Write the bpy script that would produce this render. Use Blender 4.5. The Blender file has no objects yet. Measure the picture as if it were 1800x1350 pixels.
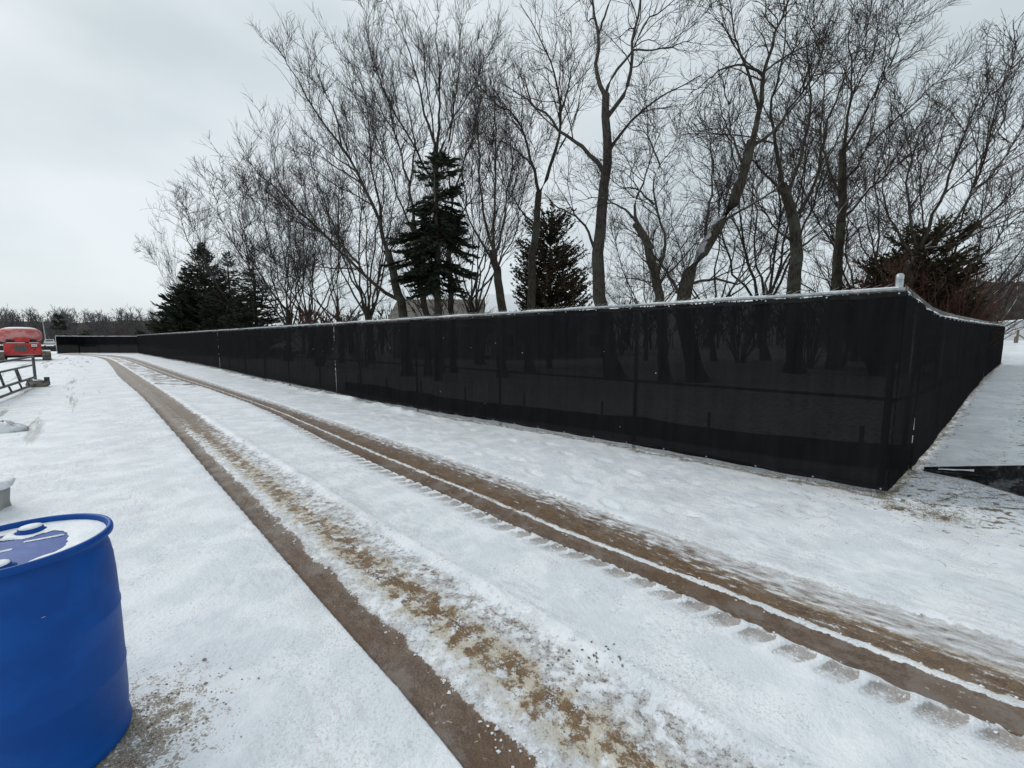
import bpy, bmesh, math, random
import numpy as np
from mathutils import Vector

rng = np.random.default_rng(11)
random.seed(11)
SC = bpy.context.scene
COL = SC.collection

# ------------------------------------------------------------------ camera
CAM_H = 1.7
F_PX, CX, CY = 740.0, 900.0, 675.0
PITCH = math.atan(78.0 / F_PX)
cam = bpy.data.cameras.new('camera')
cam.sensor_fit = 'HORIZONTAL'; cam.sensor_width = 36.0; cam.lens = 36.0 * F_PX / 1800.0
cam.clip_start = 0.05; cam.clip_end = 3000
camo = bpy.data.objects.new('camera', cam); COL.objects.link(camo)
camo.location = (0, 0, CAM_H); camo.rotation_euler = (math.pi / 2 - PITCH, 0, 0)
SC.camera = camo

# ------------------------------------------------------------------ world: overcast sky
W = bpy.data.worlds.new('World'); SC.world = W; W.use_nodes = True
SUN_EL, SUN_AZ = math.radians(34), math.radians(-62)
wn, wl = W.node_tree.nodes, W.node_tree.links
wn.clear()
w_out = wn.new('ShaderNodeOutputWorld')
w_bg = wn.new('ShaderNodeBackground'); w_bg.inputs['Strength'].default_value = 0.1
w_sky = wn.new('ShaderNodeTexSky'); w_sky.sky_type = 'NISHITA'; w_sky.sun_disc = False
w_sky.sun_elevation = SUN_EL; w_sky.sun_rotation = SUN_AZ
w_tc = wn.new('ShaderNodeTexCoord')
w_map = wn.new('ShaderNodeMapping'); w_map.inputs['Scale'].default_value = (1.0, 1.0, 2.2)
w_map.inputs['Location'].default_value = (0.35, 0.2, 0.1)
w_no = wn.new('ShaderNodeTexNoise'); w_no.inputs['Scale'].default_value = 1.9
w_no.inputs['Detail'].default_value = 5.0; w_no.inputs['Roughness'].default_value = 0.48
w_rmp = wn.new('ShaderNodeValToRGB')
w_rmp.color_ramp.elements[0].position = 0.36; w_rmp.color_ramp.elements[0].color = (6.2, 7.0, 7.4, 1)
w_rmp.color_ramp.elements[1].position = 0.64; w_rmp.color_ramp.elements[1].color = (8.2, 8.85, 9.2, 1)
w_mix = wn.new('ShaderNodeMix'); w_mix.data_type = 'RGBA'; w_mix.inputs[0].default_value = 0.93
wl.new(w_tc.outputs['Generated'], w_map.inputs['Vector'])
wl.new(w_map.outputs['Vector'], w_no.inputs['Vector'])
wl.new(w_no.outputs['Fac'], w_rmp.inputs['Fac'])
wl.new(w_sky.outputs['Color'], w_mix.inputs[6])
wl.new(w_rmp.outputs['Color'], w_mix.inputs[7])
wl.new(w_mix.outputs[2], w_bg.inputs['Color'])
wl.new(w_bg.outputs['Background'], w_out.inputs['Surface'])

# ------------------------------------------------------------------ sun behind cloud
sl = bpy.data.lights.new('sun', 'SUN'); sl.energy = 1.25; sl.angle = math.radians(24); sl.color = (1.0, 0.97, 0.93)
so = bpy.data.objects.new('sun', sl); COL.objects.link(so)
sd = Vector((math.sin(SUN_AZ) * math.cos(SUN_EL), math.cos(SUN_AZ) * math.cos(SUN_EL), math.sin(SUN_EL)))
so.rotation_euler = sd.to_track_quat('Z', 'Y').to_euler(); so.location = (0, 0, 40)

SC.view_settings.view_transform = 'Standard'; SC.view_settings.look = 'None'
SC.view_settings.exposure = 0.0; SC.view_settings.gamma = 1.0; SC.view_settings.use_curve_mapping = False
SC.cycles.max_bounces = 6; SC.cycles.transparent_max_bounces = 12

# ================================================================== helpers
def ray(x, y):
    u = (x - CX) / F_PX; v = (CY - y) / F_PX
    return np.array([u, math.cos(PITCH) + v * math.sin(PITCH), -math.sin(PITCH) + v * math.cos(PITCH)])
def at(x, y, Y):                       # point of the place at depth Y that the photo shows at (x, y)
    d = ray(x, y); t = Y / d[1]
    return np.array([d[0] * t, Y, CAM_H + d[2] * t])
def gnd(x, y, z=0.0):
    d = ray(x, y); t = (z - CAM_H) / d[2]
    return np.array([d[0] * t, d[1] * t, z])

def tag(o, label=None, cat=None, group=None, kind=None):
    if label: o['label'] = label
    if cat: o['category'] = cat
    if group: o['group'] = group
    if kind: o['kind'] = kind
    return o
def empty(name, loc=(0, 0, 0), rz=0.0):
    o = bpy.data.objects.new(name, None); COL.objects.link(o)
    o.location = [float(c) for c in loc]; o.rotation_euler = (0, 0, rz); o.empty_display_size = 0.2
    return o
def link(name, me, mat=None, parent=None):
    o = bpy.data.objects.new(name, me); COL.objects.link(o)
    if mat is not None and len(me.materials) == 0: me.materials.append(mat)
    if parent is not None: o.parent = parent
    return o
def copy_tree(o, parent=None):
    c = o.copy(); COL.objects.link(c); c.parent = parent
    for ch in [k for k in bpy.data.objects if k.parent == o]: copy_tree(ch, c)
    return c

def np_mesh(name, V, Fc, smooth=True):
    """V (n,3); Fc (m,k) faces all of k corners"""
    V = np.ascontiguousarray(V, dtype=np.float32); Fc = np.ascontiguousarray(Fc, dtype=np.int32)
    me = bpy.data.meshes.new(name)
    k = Fc.shape[1]; m = len(Fc)
    me.vertices.add(len(V)); me.vertices.foreach_set('co', V.ravel())
    me.loops.add(m * k); me.loops.foreach_set('vertex_index', Fc.ravel())
    me.polygons.add(m)
    me.polygons.foreach_set('loop_start', np.arange(0, m * k, k, dtype=np.int32))
    me.polygons.foreach_set('loop_total', np.full(m, k, dtype=np.int32))
    if smooth: me.polygons.foreach_set('use_smooth', np.ones(m, dtype=bool))
    me.update(calc_edges=True); me.validate()
    return me

class MB:
    """collects shapes into one mesh"""
    def __init__(self): self.v = []; self.f = []
    def add(self, vs, fs):
        b = len(self.v); self.v += [tuple(float(c) for c in p) for p in vs]; self.f += [tuple(i + b for i in q) for q in fs]
        return self
    def box(self, c, s, rz=0.0, taper=1.0):
        hx, hy, hz = s[0] / 2, s[1] / 2, s[2] / 2; ca, sa = math.cos(rz), math.sin(rz); vs = []
        for z, k in ((-hz, 1.0), (hz, taper)):
            for x, y in ((-hx, -hy), (hx, -hy), (hx, hy), (-hx, hy)):
                x2, y2 = x * k, y * k
                vs.append((c[0] + x2 * ca - y2 * sa, c[1] + x2 * sa + y2 * ca, c[2] + z))
        return self.add(vs, [(3, 2, 1, 0), (4, 5, 6, 7), (0, 1, 5, 4), (1, 2, 6, 5), (2, 3, 7, 6), (3, 0, 4, 7)])
    def tube(self, pts, r, n=8, caps=True):
        P = [Vector([float(c) for c in p]) for p in pts]
        rr = r if isinstance(r, (list, tuple, np.ndarray)) else [r] * len(P)
        vs = []; ref = Vector((0, 0, 1))
        for i, p in enumerate(P):
            t = (P[min(i + 1, len(P) - 1)] - P[max(i - 1, 0)]).normalized()
            a = t.cross(ref)
            if a.length < 0.05: a = t.cross(Vector((1, 0, 0)))
            a.normalize(); b = t.cross(a)
            for k in range(n):
                th = 2 * math.pi * k / n
                vs.append(p + (a * math.cos(th) + b * math.sin(th)) * rr[i])
        fs = []
        for i in range(len(P) - 1):
            for k in range(n):
                k2 = (k + 1) % n
                fs.append((i * n + k, i * n + k2, (i + 1) * n + k2, (i + 1) * n + k))
        if caps:
            fs.append(tuple(range(n - 1, -1, -1))); fs.append(tuple((len(P) - 1) * n + k for k in range(n)))
        return self.add(vs, fs)
    def lathe(self, prof, n=48, c=(0, 0, 0)):
        vs = []
        for r, z in prof:
            for k in range(n):
                th = 2 * math.pi * k / n; vs.append((c[0] + r * math.cos(th), c[1] + r * math.sin(th), c[2] + z))
        fs = []
        for i in range(len(prof) - 1):
            for k in range(n):
                k2 = (k + 1) % n; fs.append((i * n + k, i * n + k2, (i + 1) * n + k2, (i + 1) * n + k))
        return self.add(vs, fs)
    def build(self, name, mat, parent=None, smooth=False, bevel=0.0):
        me = bpy.data.meshes.new(name); me.from_pydata(self.v, [], self.f); me.update()
        bm = bmesh.new(); bm.from_mesh(me); bmesh.ops.recalc_face_normals(bm, faces=bm.faces)
        if bevel > 0:
            bmesh.ops.bevel(bm, geom=[e for e in bm.edges if e.is_manifold and e.calc_face_angle(0) > 0.5], offset=bevel, segments=2, affect='EDGES', profile=0.6)
        bm.to_mesh(me); bm.free()
        if smooth: me.polygons.foreach_set('use_smooth', np.ones(len(me.polygons), dtype=bool))
        return link(name, me, mat, parent)

# ---- numpy noise
def _hash(ix, iy, seed):
    h = (ix.astype(np.int64) * 374761393 + iy.astype(np.int64) * 668265263 + seed * 69069) & 0x7fffffff
    h = ((h ^ (h >> 13)) * 1274126177) & 0x7fffffff
    return ((h ^ (h >> 16)) & 0xffffff) / float(0xffffff)
def vnoise(x, y, seed=0):
    ix = np.floor(x); iy = np.floor(y); fx = x - ix; fy = y - iy
    fx = fx * fx * fx * (fx * (fx * 6 - 15) + 10); fy = fy * fy * fy * (fy * (fy * 6 - 15) + 10)
    a = _hash(ix, iy, seed); b = _hash(ix + 1, iy, seed); c = _hash(ix, iy + 1, seed); d = _hash(ix + 1, iy + 1, seed)
    return (a + (b - a) * fx) * (1 - fy) + (c + (d - c) * fx) * fy
def fbm(x, y, o=4, seed=0):
    s = 0; a = 0.5; t = 0
    for i in range(o):
        s = s + a * vnoise(x * 2 ** i + 17.3 * i, y * 2 ** i - 9.1 * i, seed + i); t += a; a *= 0.5
    return s / t
def sstep(a, b, x):
    t = np.clip((x - a) / (b - a), 0, 1); return t * t * (3 - 2 * t)

# ================================================================== materials
class NT:
    def __init__(self, name):
        self.m = bpy.data.materials.new(name); self.m.use_nodes = True
        self.n = self.m.node_tree.nodes; self.l = self.m.node_tree.links
        self.bsdf = self.n['Principled BSDF']; self.out = self.n['Material Output']
    def put(self, sock, v):
        if hasattr(v, 'is_output') or isinstance(v, bpy.types.NodeSocket): self.l.new(v, sock)
        else: sock.default_value = v
    def math(self, op, a, b=0.0, c=None, clamp=False):
        nd = self.n.new('ShaderNodeMath'); nd.operation = op; nd.use_clamp = clamp
        self.put(nd.inputs[0], a); self.put(nd.inputs[1], b)
        if c is not None: self.put(nd.inputs[2], c)
        return nd.outputs[0]
    def noise(self, scale, detail=3.0, rough=0.55, vec=None, dist=0.0):
        nd = self.n.new('ShaderNodeTexNoise'); nd.inputs['Scale'].default_value = scale
        nd.inputs['Detail'].default_value = detail; nd.inputs['Roughness'].default_value = rough
        nd.inputs['Distortion'].default_value = dist
        self.l.new(vec if vec is not None else self.pos(), nd.inputs['Vector'])
        return self.math('MULTIPLY_ADD', nd.outputs['Fac'], 2.2, -0.6)      # spread to roughly 0.2 .. 0.8
    def pos(self):
        if not hasattr(self, '_pos'):
            self._tc = self.n.new('ShaderNodeTexCoord'); self._pos = self._tc.outputs['Object']
        return self._pos
    def attr(self, name):
        nd = self.n.new('ShaderNodeAttribute'); nd.attribute_name = name; return nd.outputs['Fac']
    def ramp(self, fac, pts, interp='LINEAR'):
        nd = self.n.new('ShaderNodeValToRGB'); cr = nd.color_ramp; cr.interpolation = interp
        while len(cr.elements) < len(pts): cr.elements.new(0.5)
        for e, (p, c) in zip(cr.elements, pts):
            e.position = p; e.color = (c, c, c, 1) if not isinstance(c, (tuple, list)) else (*c, 1)[:4]
        self.put(nd.inputs['Fac'], fac); return nd.outputs['Color']
    def mix(self, f, a, b):
        nd = self.n.new('ShaderNodeMix'); nd.data_type = 'RGBA'
        self.put(nd.inputs[0], f)
        for s, v in ((nd.inputs[6], a), (nd.inputs[7], b)):
            self.put(s, (*v, 1)[:4] if isinstance(v, (tuple, list)) else v)
        return nd.outputs[2]
    def smooth(self, a, b, x):
        nd = self.n.new('ShaderNodeMapRange'); nd.interpolation_type = 'SMOOTHSTEP'
        self.put(nd.inputs['Value'], x); nd.inputs['From Min'].default_value = a; nd.inputs['From Max'].default_value = b
        return nd.outputs['Result']
    def combine(self, x, y, z=0.0):
        nd = self.n.new('ShaderNodeCombineXYZ'); self.put(nd.inputs[0], x); self.put(nd.inputs[1], y); self.put(nd.inputs[2], z)
        return nd.outputs[0]
    def sep(self, v):
        nd = self.n.new('ShaderNodeSeparateXYZ'); self.l.new(v, nd.inputs[0]); return nd.outputs
    def bump(self, h, strength=0.3, dist=0.01):
        nd = self.n.new('ShaderNodeBump'); nd.inputs['Strength'].default_value = strength; nd.inputs['Distance'].default_value = dist
        self.put(nd.inputs['Height'], h); self.l.new(nd.outputs['Normal'], self.bsdf.inputs['Normal'])
    def set(self, col=None, rough=None, metal=None, spec=None):
        if col is not None: self.put(self.bsdf.inputs['Base Color'], (*col, 1)[:4] if isinstance(col, (tuple, list)) else col)
        if rough is not None: self.put(self.bsdf.inputs['Roughness'], rough)
        if metal is not None: self.bsdf.inputs['Metallic'].default_value = metal
        if spec is not None: self.bsdf.inputs['Specular IOR Level'].default_value = spec
        return self.m

def mottled(name, c0, c1, scale=6.0, rough=0.7, metal=0.0, bump=0.0, bscale=None, spec=0.5):
    t = NT(name); n = t.noise(scale, 4.0, 0.6)
    t.set(t.mix(t.smooth(0.3, 0.7, n), c0, c1), rough, metal, spec)
    if bump: t.bump(t.noise(bscale or scale * 4, 4.0), bump, 0.01)
    return t.m

def bark(name, c0, c1, snow=0.55):
    t = NT(name)
    sp = t.sep(t.pos())
    v = t.combine(sp[0], sp[1], t.math('MULTIPLY', sp[2], 0.22))
    n = t.noise(22.0, 4.0, 0.65, vec=v); n2 = t.noise(1.3, 3.0)
    col = t.mix(t.smooth(0.3, 0.7, n), c0, c1)
    col = t.mix(t.math('MULTIPLY', t.smooth(0.5, 0.75, n2), 0.5), col, (0.075, 0.085, 0.06))
    g = t.n.new('ShaderNodeNewGeometry'); nz = t.sep(g.outputs['Normal'])
    side = t.math('ADD', t.math('MULTIPLY', nz[2], 0.9), t.math('MULTIPLY', nz[0], -0.35))
    sn = t.smooth(0.62, 0.8, t.math('ADD', side, t.math('MULTIPLY', t.math('SUBTRACT', t.noise(5.0, 3.0), 0.5), 0.5)))
    col = t.mix(t.math('MULTIPLY', sn, snow), col, (0.78, 0.81, 0.84))
    t.set(col, 0.9, 0.0, 0.2); t.bump(n, 0.4, 0.03)
    return t.m

M = {}
M['bark'] = bark('bark_dark', (0.024, 0.019, 0.015), (0.062, 0.05, 0.04), 0.45)
M['bark_grey'] = bark('bark_grey', (0.034, 0.029, 0.025), (0.085, 0.073, 0.062), 0.7)
M['twig'] = mottled('twig_brown', (0.030, 0.022, 0.018), (0.058, 0.044, 0.036), 1.2, 0.9, spec=0.15)
M['twig_grey'] = mottled('twig_grey', (0.034, 0.028, 0.026), (0.062, 0.052, 0.048), 1.2, 0.9, spec=0.15)
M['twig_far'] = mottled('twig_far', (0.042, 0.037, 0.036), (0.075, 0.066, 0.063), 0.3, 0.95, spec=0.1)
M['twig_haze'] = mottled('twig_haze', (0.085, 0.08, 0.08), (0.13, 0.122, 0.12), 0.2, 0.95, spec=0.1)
M['twig_red'] = mottled('twig_red', (0.062, 0.028, 0.021), (0.11, 0.056, 0.042), 1.2, 0.9, spec=0.15)
M['needle'] = mottled('needle_dark', (0.014, 0.020, 0.013), (0.042, 0.052, 0.032), 1.4, 0.75, spec=0.2)
M['needle_brown'] = mottled('needle_olive', (0.028, 0.026, 0.014), (0.075, 0.058, 0.032), 1.2, 0.8, spec=0.2)
M['galv'] = mottled('galvanised_steel', (0.42, 0.45, 0.47), (0.56, 0.59, 0.61), 14.0, 0.42, 0.75)
M['wire'] = mottled('galvanised_wire', (0.34, 0.33, 0.31), (0.5, 0.5, 0.48), 20.0, 0.5, 0.6)
M['snow_small'] = mottled('snow_cap', (0.78, 0.81, 0.84), (0.86, 0.88, 0.9), 9.0, 0.6, 0, 0.4, 60, 0.2)
M['tie'] = mottled('white_tie', (0.6, 0.62, 0.64), (0.8, 0.82, 0.84), 30.0, 0.5)

# snow and mud ground -------------------------------------------------
def ground_material():
    t = NT('snow_and_mud')
    p = t.pos(); sp = t.sep(p); X, Y = sp[0], sp[1]
    qL, qR, sR, far, far_r = t.attr('q_left'), t.attr('q_right'), t.attr('s_right'), t.attr('far'), t.attr('far_right')
    grav, litter, fdist, mid, scuff = t.attr('gravel'), t.attr('litter'), t.attr('fence_dist'), t.attr('between'), t.attr('scuff')
    nf = t.noise(95.0, 4.0, 0.6); nm = t.noise(16.0, 5.0, 0.62); nl = t.noise(2.6, 4.0, 0.55); nx = t.noise(320.0, 2.0, 0.6)
    # noise drawn out along the wheel tracks
    va = t.combine(t.math('MULTIPLY', sR, 1.3), t.math('MULTIPLY', qR, 3.2)); ns = t.noise(5.0, 5.0, 0.62, vec=va)
    vb = t.combine(t.math('MULTIPLY', sR, 1.0), t.math('MULTIPLY', qL, 7.0)); nb = t.noise(4.2, 5.0, 0.62, vec=vb)
    nmix = t.math('ADD', t.math('MULTIPLY', nm, 0.5), t.math('MULTIPLY', nf, 0.5))
    def cover(D, n, amp=1.0, w=0.07):
        v = t.math('ADD', D, t.math('MULTIPLY', t.math('SUBTRACT', n, 0.5), amp))
        return t.smooth(0.5 - w, 0.5 + w, v)
    def q01(q): return t.math('MULTIPLY_ADD', q, 0.5, 0.25)    # -0.5..1.5 -> 0..1
    def R(pts): return [((a + 0.5) / 2.0, b) for a, b in pts]
    # left track
    qLn = t.math('ADD', qL, t.math('ADD', t.math('MULTIPLY', t.math('SUBTRACT', nm, 0.5), 0.05), t.math('MULTIPLY', t.math('SUBTRACT', nl, 0.5), 0.075)))
    edge = t.smooth(-0.004, 0.008, t.math('ADD', qL, t.math('MULTIPLY', t.math('SUBTRACT', nf, 0.5), 0.008)))
    DL = t.ramp(q01(qLn), R([(-0.1, 1.0), (0.19, 1.0), (0.235, 0.6), (0.27, 0.14), (0.37, 0.2), (0.43, 0.42), (0.54, 0.56), (0.64, 0.44), (0.69, 0.22), (0.78, 0.32), (0.88, 0.3), (0.935, 0.0), (1.2, 0.0)]))
    DLf = t.ramp(q01(qLn), R([(-0.1, 0.9), (0.3, 0.85), (0.42, 0.62), (0.6, 0.8), (0.84, 0.75), (0.98, 0.0)]))
    DL = t.mix(far, DL, DLf)
    cL = t.math('MULTIPLY', cover(DL, t.math('ADD', t.math('MULTIPLY', nmix, 0.45), t.math('ADD', t.math('MULTIPLY', t.noise(9.0, 6.0, 0.75), 0.4), t.math('MULTIPLY', nb, 0.15))), 1.6, 0.10), edge)
    iceL = t.math('MULTIPLY', t.ramp(q01(qLn), R([(0.15, 0.0), (0.24, 0.6), (0.36, 0.35), (0.44, 0.7), (0.7, 0.75), (0.8, 0.7), (0.9, 0.5), (0.94, 0.0), (1.2, 0.0)])), t.smooth(0.28, 0.62, nm))
    # right track
    tooth = t.math('MULTIPLY', t.math('SINE', t.math('ADD', t.math('MULTIPLY', sR, 2 * math.pi / 0.085), t.math('MULTIPLY', nl, 4.5))), t.math('MULTIPLY', t.smooth(0.4, 0.7, t.noise(1.3, 2.0)), 0.014))
    qRn = t.math('ADD', qR, t.math('MULTIPLY', t.math('SUBTRACT', nm, 0.5), 0.038))
    wav = t.math('MULTIPLY', t.math('SINE', t.math('MULTIPLY', sR, 2 * math.pi / 0.1875)), 0.026)
    edgeR = t.smooth(-0.006, 0.012, t.math('ADD', qR, t.math('ADD', t.math('MULTIPLY', t.math('SUBTRACT', nf, 0.5), 0.014), wav)))
    DR = t.ramp(q01(qRn), R([(-0.1, 1.0), (0.265, 1.0), (0.29, 0.1), (0.325, 0.1), (0.35, 0.68), (0.52, 0.68), (0.6, 0.46), (0.7, 0.34), (0.95, 0.27), (1.02, 0.0)]))
    DRf = t.ramp(q01(qRn), R([(-0.1, 1.0), (0.27, 0.95), (0.30, 0.35), (0.34, 0.4), (0.38, 0.78), (0.66, 0.74), (0.78, 0.5), (0.93, 0.4), (1.0, 0.0)]))
    DR = t.mix(far_r, DR, DRf)
    cR = t.math('MULTIPLY', cover(DR, t.math('ADD', t.math('MULTIPLY', nmix, 0.5), t.math('MULTIPLY', ns, 0.5)), 1.15, 0.14), edgeR)
    iceR = t.ramp(q01(t.math('ADD', qRn, tooth)), R([(0.26, 0.0), (0.34, 0.15), (0.4, 0.9), (0.6, 0.9), (0.72, 0.85), (0.93, 0.8), (0.985, 0.7), (1.0, 0.0)]))
    iceR = t.math('MULTIPLY', iceR, t.smooth(0.2, 0.55, t.math('ADD', t.math('MULTIPLY', ns, 0.7), t.math('MULTIPLY', nf, 0.3))))
    # pits pressed by the tyre lugs beside the right rut
    sJ = t.math('ADD', sR, t.math('MULTIPLY', t.math('SUBTRACT', nl, 0.5), 0.028)); ph = t.math('FRACT', t.math('DIVIDE', sJ, 0.1875)); pq = t.math('DIVIDE', t.math('ADD', qR, 0.125), 0.105)
    pu = t.math('DIVIDE', t.math('SUBTRACT', t.math('ADD', ph, t.math('MULTIPLY', pq, 0.24)), 0.5), 0.40)
    pd = t.math('ADD', t.math('POWER', t.math('ABSOLUTE', pu), 6.0), t.math('POWER', t.math('ABSOLUTE', pq), 6.0))
    pd = t.math('ADD', pd, t.math('MULTIPLY', t.math('SUBTRACT', nm, 0.5), 0.9))
    pit = t.math('MULTIPLY', t.math('SUBTRACT', 1.0, t.smooth(0.45, 1.0, pd)), t.attr('pit_fade'))
    pit = t.math('MULTIPLY', pit, t.smooth(-1.3, 0.5, t.math('ADD', pq, t.math('MULTIPLY', t.math('SUBTRACT', nm, 0.5), 1.6))))
    pit = t.math('MULTIPLY', t.math('MULTIPLY', pit, t.smooth(0.05, 0.35, t.noise(0.9, 3.0, 0.6, vec=t.combine(t.math('FLOOR', t.math('DIVIDE', sJ, 0.1875)), 0.0)))), t.smooth(0.25, 0.62, t.math('ADD', t.math('ADD', nf, t.math('MULTIPLY', pq, 0.2)), t.math('MULTIPLY', nm, 0.2))))
    # colours
    snow = t.mix(t.smooth(0.35, 0.7, nl), (0.73, 0.765, 0.80), (0.84, 0.865, 0.89))
    speck = t.math('MULTIPLY', t.smooth(0.57, 0.70, t.noise(64.0, 4.0, 0.72)), t.smooth(0.40, 0.66, t.noise(1.6, 4.0, 0.6)))
    snow = t.mix(t.math('MULTIPLY', speck, 0.36), snow, (0.36, 0.35, 0.35))
    stk = t.smooth(0.5, 0.68, t.noise(9.0, 5.0, 0.65, vec=t.combine(t.math('MULTIPLY', t.math('ADD', X, Y), 1.5), t.math('MULTIPLY', t.math('SUBTRACT', Y, X), 0.4))))
    snow = t.mix(t.math('MULTIPLY', stk, t.math('MULTIPLY', t.smooth(0.35, 0.65, t.noise(0.7, 3.0)), 0.34)), snow, (0.50, 0.50, 0.51))
    pep = t.math('MULTIPLY', t.smooth(0.74, 0.86, t.noise(52.0, 4.0, 0.6)), t.smooth(0.5, 0.7, t.noise(3.1, 3.0, 0.6)))
    snow = t.mix(t.math('MULTIPLY', pep, 0.4), snow, (0.13, 0.115, 0.10))
    thin = t.math('MULTIPLY', t.smooth(0.52, 0.72, t.noise(0.9, 5.0, 0.6)), t.smooth(0.42, 0.66, nf))
    snow = t.mix(t.math('MULTIPLY', thin, 0.4), snow, (0.5, 0.49, 0.49))
    mudA = t.mix(t.smooth(0.3, 0.7, t.math('ADD', t.math('MULTIPLY', nf, 0.45), t.math('MULTIPLY', t.math('ADD', ns, nm), 0.275))), (0.098, 0.066, 0.048), (0.185, 0.135, 0.103))
    mudB = t.mix(t.smooth(0.32, 0.68, nmix), (0.085, 0.045, 0.02), (0.225, 0.142, 0.07))
    grit = t.smooth(0.6, 0.75, nx)
    mudA = t.mix(t.math('MULTIPLY', grit, 0.12), mudA, (0.36, 0.32, 0.28))
    mudA = t.mix(t.math('MULTIPLY', t.smooth(0.48, 0.66, t.noise(3.4, 4.0, 0.6)), 0.55), mudA, (0.25, 0.215, 0.19))
    mudA = t.mix(t.math('MULTIPLY', t.smooth(0.5, 0.7, t.noise(1.1, 3.0, 0.6)), 0.6), mudA, (0.12, 0.07, 0.038))
    crumb = t.math('MULTIPLY', t.smooth(0.74, 0.84, t.noise(44.0, 4.0, 0.65)), t.smooth(0.55, 0.72, t.noise(2.2, 3.0, 0.6)))
    mudA = t.mix(t.math('MULTIPLY', crumb, 0.6), mudA, (0.62, 0.6, 0.58))
    ice = t.mix(t.smooth(0.35, 0.65, nf), (0.30, 0.275, 0.26), (0.52, 0.50, 0.49))
    toneL = t.math('MULTIPLY', t.ramp(q01(qLn), R([(0.2, 0.0), (0.38, 0.85), (0.66, 0.85), (0.74, 0.25), (1.0, 0.1)])), t.math('MULTIPLY_ADD', far, -0.55, 1.0))
    toneR = t.math('MULTIPLY', t.ramp(q01(qRn), R([(0.26, 0.05), (0.36, 0.6), (0.6, 0.5), (0.75, 0.1)])), t.math('MULTIPLY_ADD', far, -0.5, 1.0))
    col = snow
    iceL = t.math('MULTIPLY', iceL, t.math('MULTIPLY', edge, 1.0))
    stain = t.math('MULTIPLY', t.ramp(q01(qLn), R([(0.3, 0.0), (0.42, 0.75), (0.6, 0.8), (0.7, 0.2), (0.76, 0.0)])), t.smooth(0.3, 0.55, t.noise(7.0, 4.0, 0.6)))
    stainR = t.math('MULTIPLY', t.ramp(q01(qRn), R([(0.3, 0.0), (0.37, 0.75), (0.6, 0.6), (0.7, 0.0)])), t.smooth(0.25, 0.55, ns))
    col = t.mix(iceL, col, ice); col = t.mix(iceR, col, ice)
    cream = t.mix(nf, (0.40, 0.33, 0.22), (0.62, 0.56, 0.44))
    col = t.mix(t.math('MULTIPLY', stain, edge), col, cream); col = t.mix(stainR, col, cream)
    grime = t.math('MULTIPLY', t.ramp(q01(qLn), R([(0.2, 0.0), (0.3, 0.5), (0.45, 1.0), (0.9, 1.0), (0.95, 0.0)])), t.math('MULTIPLY', t.smooth(0.56, 0.68, t.noise(42.0, 4.0, 0.7)), t.smooth(0.4, 0.6, nm)))
    col = t.mix(t.math('MULTIPLY', grime, 0.7), col, (0.13, 0.105, 0.085))
    col = t.mix(t.math('MULTIPLY', pit, 0.78), col, t.mix(nf, (0.16, 0.125, 0.10), (0.34, 0.29, 0.25)))
    col = t.mix(cL, col, t.mix(toneL, mudA, mudB)); col = t.mix(cR, col, t.mix(toneR, mudA, mudB))
    # patchy mud between the far wheel tracks
    cm = cover(t.math('MULTIPLY', mid, 0.47), t.noise(1.7, 4.0, 0.65, vec=t.combine(t.math('MULTIPLY', X, 0.6), t.math('MULTIPLY', Y, 1.0))), 0.7, 0.08)
    col = t.mix(t.math('MULTIPLY', cm, mid), col, mudA)
    # scuffed lines at the left of the site
    cs = cover(t.math('MULTIPLY', scuff, 0.24), t.noise(1.9, 6.0, 0.66, vec=t.combine(t.math('ADD', X, Y), t.math('MULTIPLY', t.math('SUBTRACT', Y, X), 0.055))), 1.4, 0.12)
    col = t.mix(t.math('MULTIPLY', t.math('MULTIPLY', cs, scuff), 0.65), col, (0.16, 0.14, 0.125))
    # gravel bared beside the drum
    cg = cover(t.math('MULTIPLY', grav, 0.62), t.math('ADD', t.math('MULTIPLY', nm, 0.45), t.math('MULTIPLY', nf, 0.55)), 1.1, 0.08)
    col = t.mix(t.math('MULTIPLY', cg, t.smooth(0.02, 0.12, grav)), col, t.mix(t.smooth(0.3, 0.7, nf), (0.11, 0.088, 0.062), (0.36, 0.32, 0.26)))
    # dead grass and leaf litter that comes through thin snow
    cl = cover(t.math('MULTIPLY', litter, 0.46), t.math('ADD', t.math('MULTIPLY', t.noise(7.5, 6.0, 0.68, vec=t.combine(t.math('MULTIPLY', X, 0.7), t.math('MULTIPLY', Y, 1.25))), 0.7), t.math('MULTIPLY', nm, 0.3)), 1.6, 0.09)
    col = t.mix(t.math('MULTIPLY', cl, t.smooth(0.05, 0.5, litter)), col, t.mix(nm, (0.07, 0.055, 0.04), (0.26, 0.21, 0.14)))
    fs = t.math('SUBTRACT', 1.0, t.smooth(0.0, 0.22, t.math('ABSOLUTE', t.math('ADD', fdist, t.math('MULTIPLY', t.math('SUBTRACT', nl, 0.5), 0.18)))))
    cf = cover(t.math('MULTIPLY', fs, 0.6), nmix, 1.0, 0.1)
    col = t.mix(t.math('MULTIPLY', cf, fs), col, t.mix(nm, (0.07, 0.06, 0.042), (0.30, 0.26, 0.19)))
    mud = t.math('MAXIMUM', cL, cR)
    t.set(col, t.math('MULTIPLY_ADD', mud, -0.16, 0.62), 0.0, 0.3)
    h = t.math('ADD', t.math('MULTIPLY', nf, 0.5), t.math('MULTIPLY', t.noise(34.0, 4.0, 0.6), 1.0))
    t.bump(h, 0.38, 0.02)
    return t.m
M['ground'] = ground_material()

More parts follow.
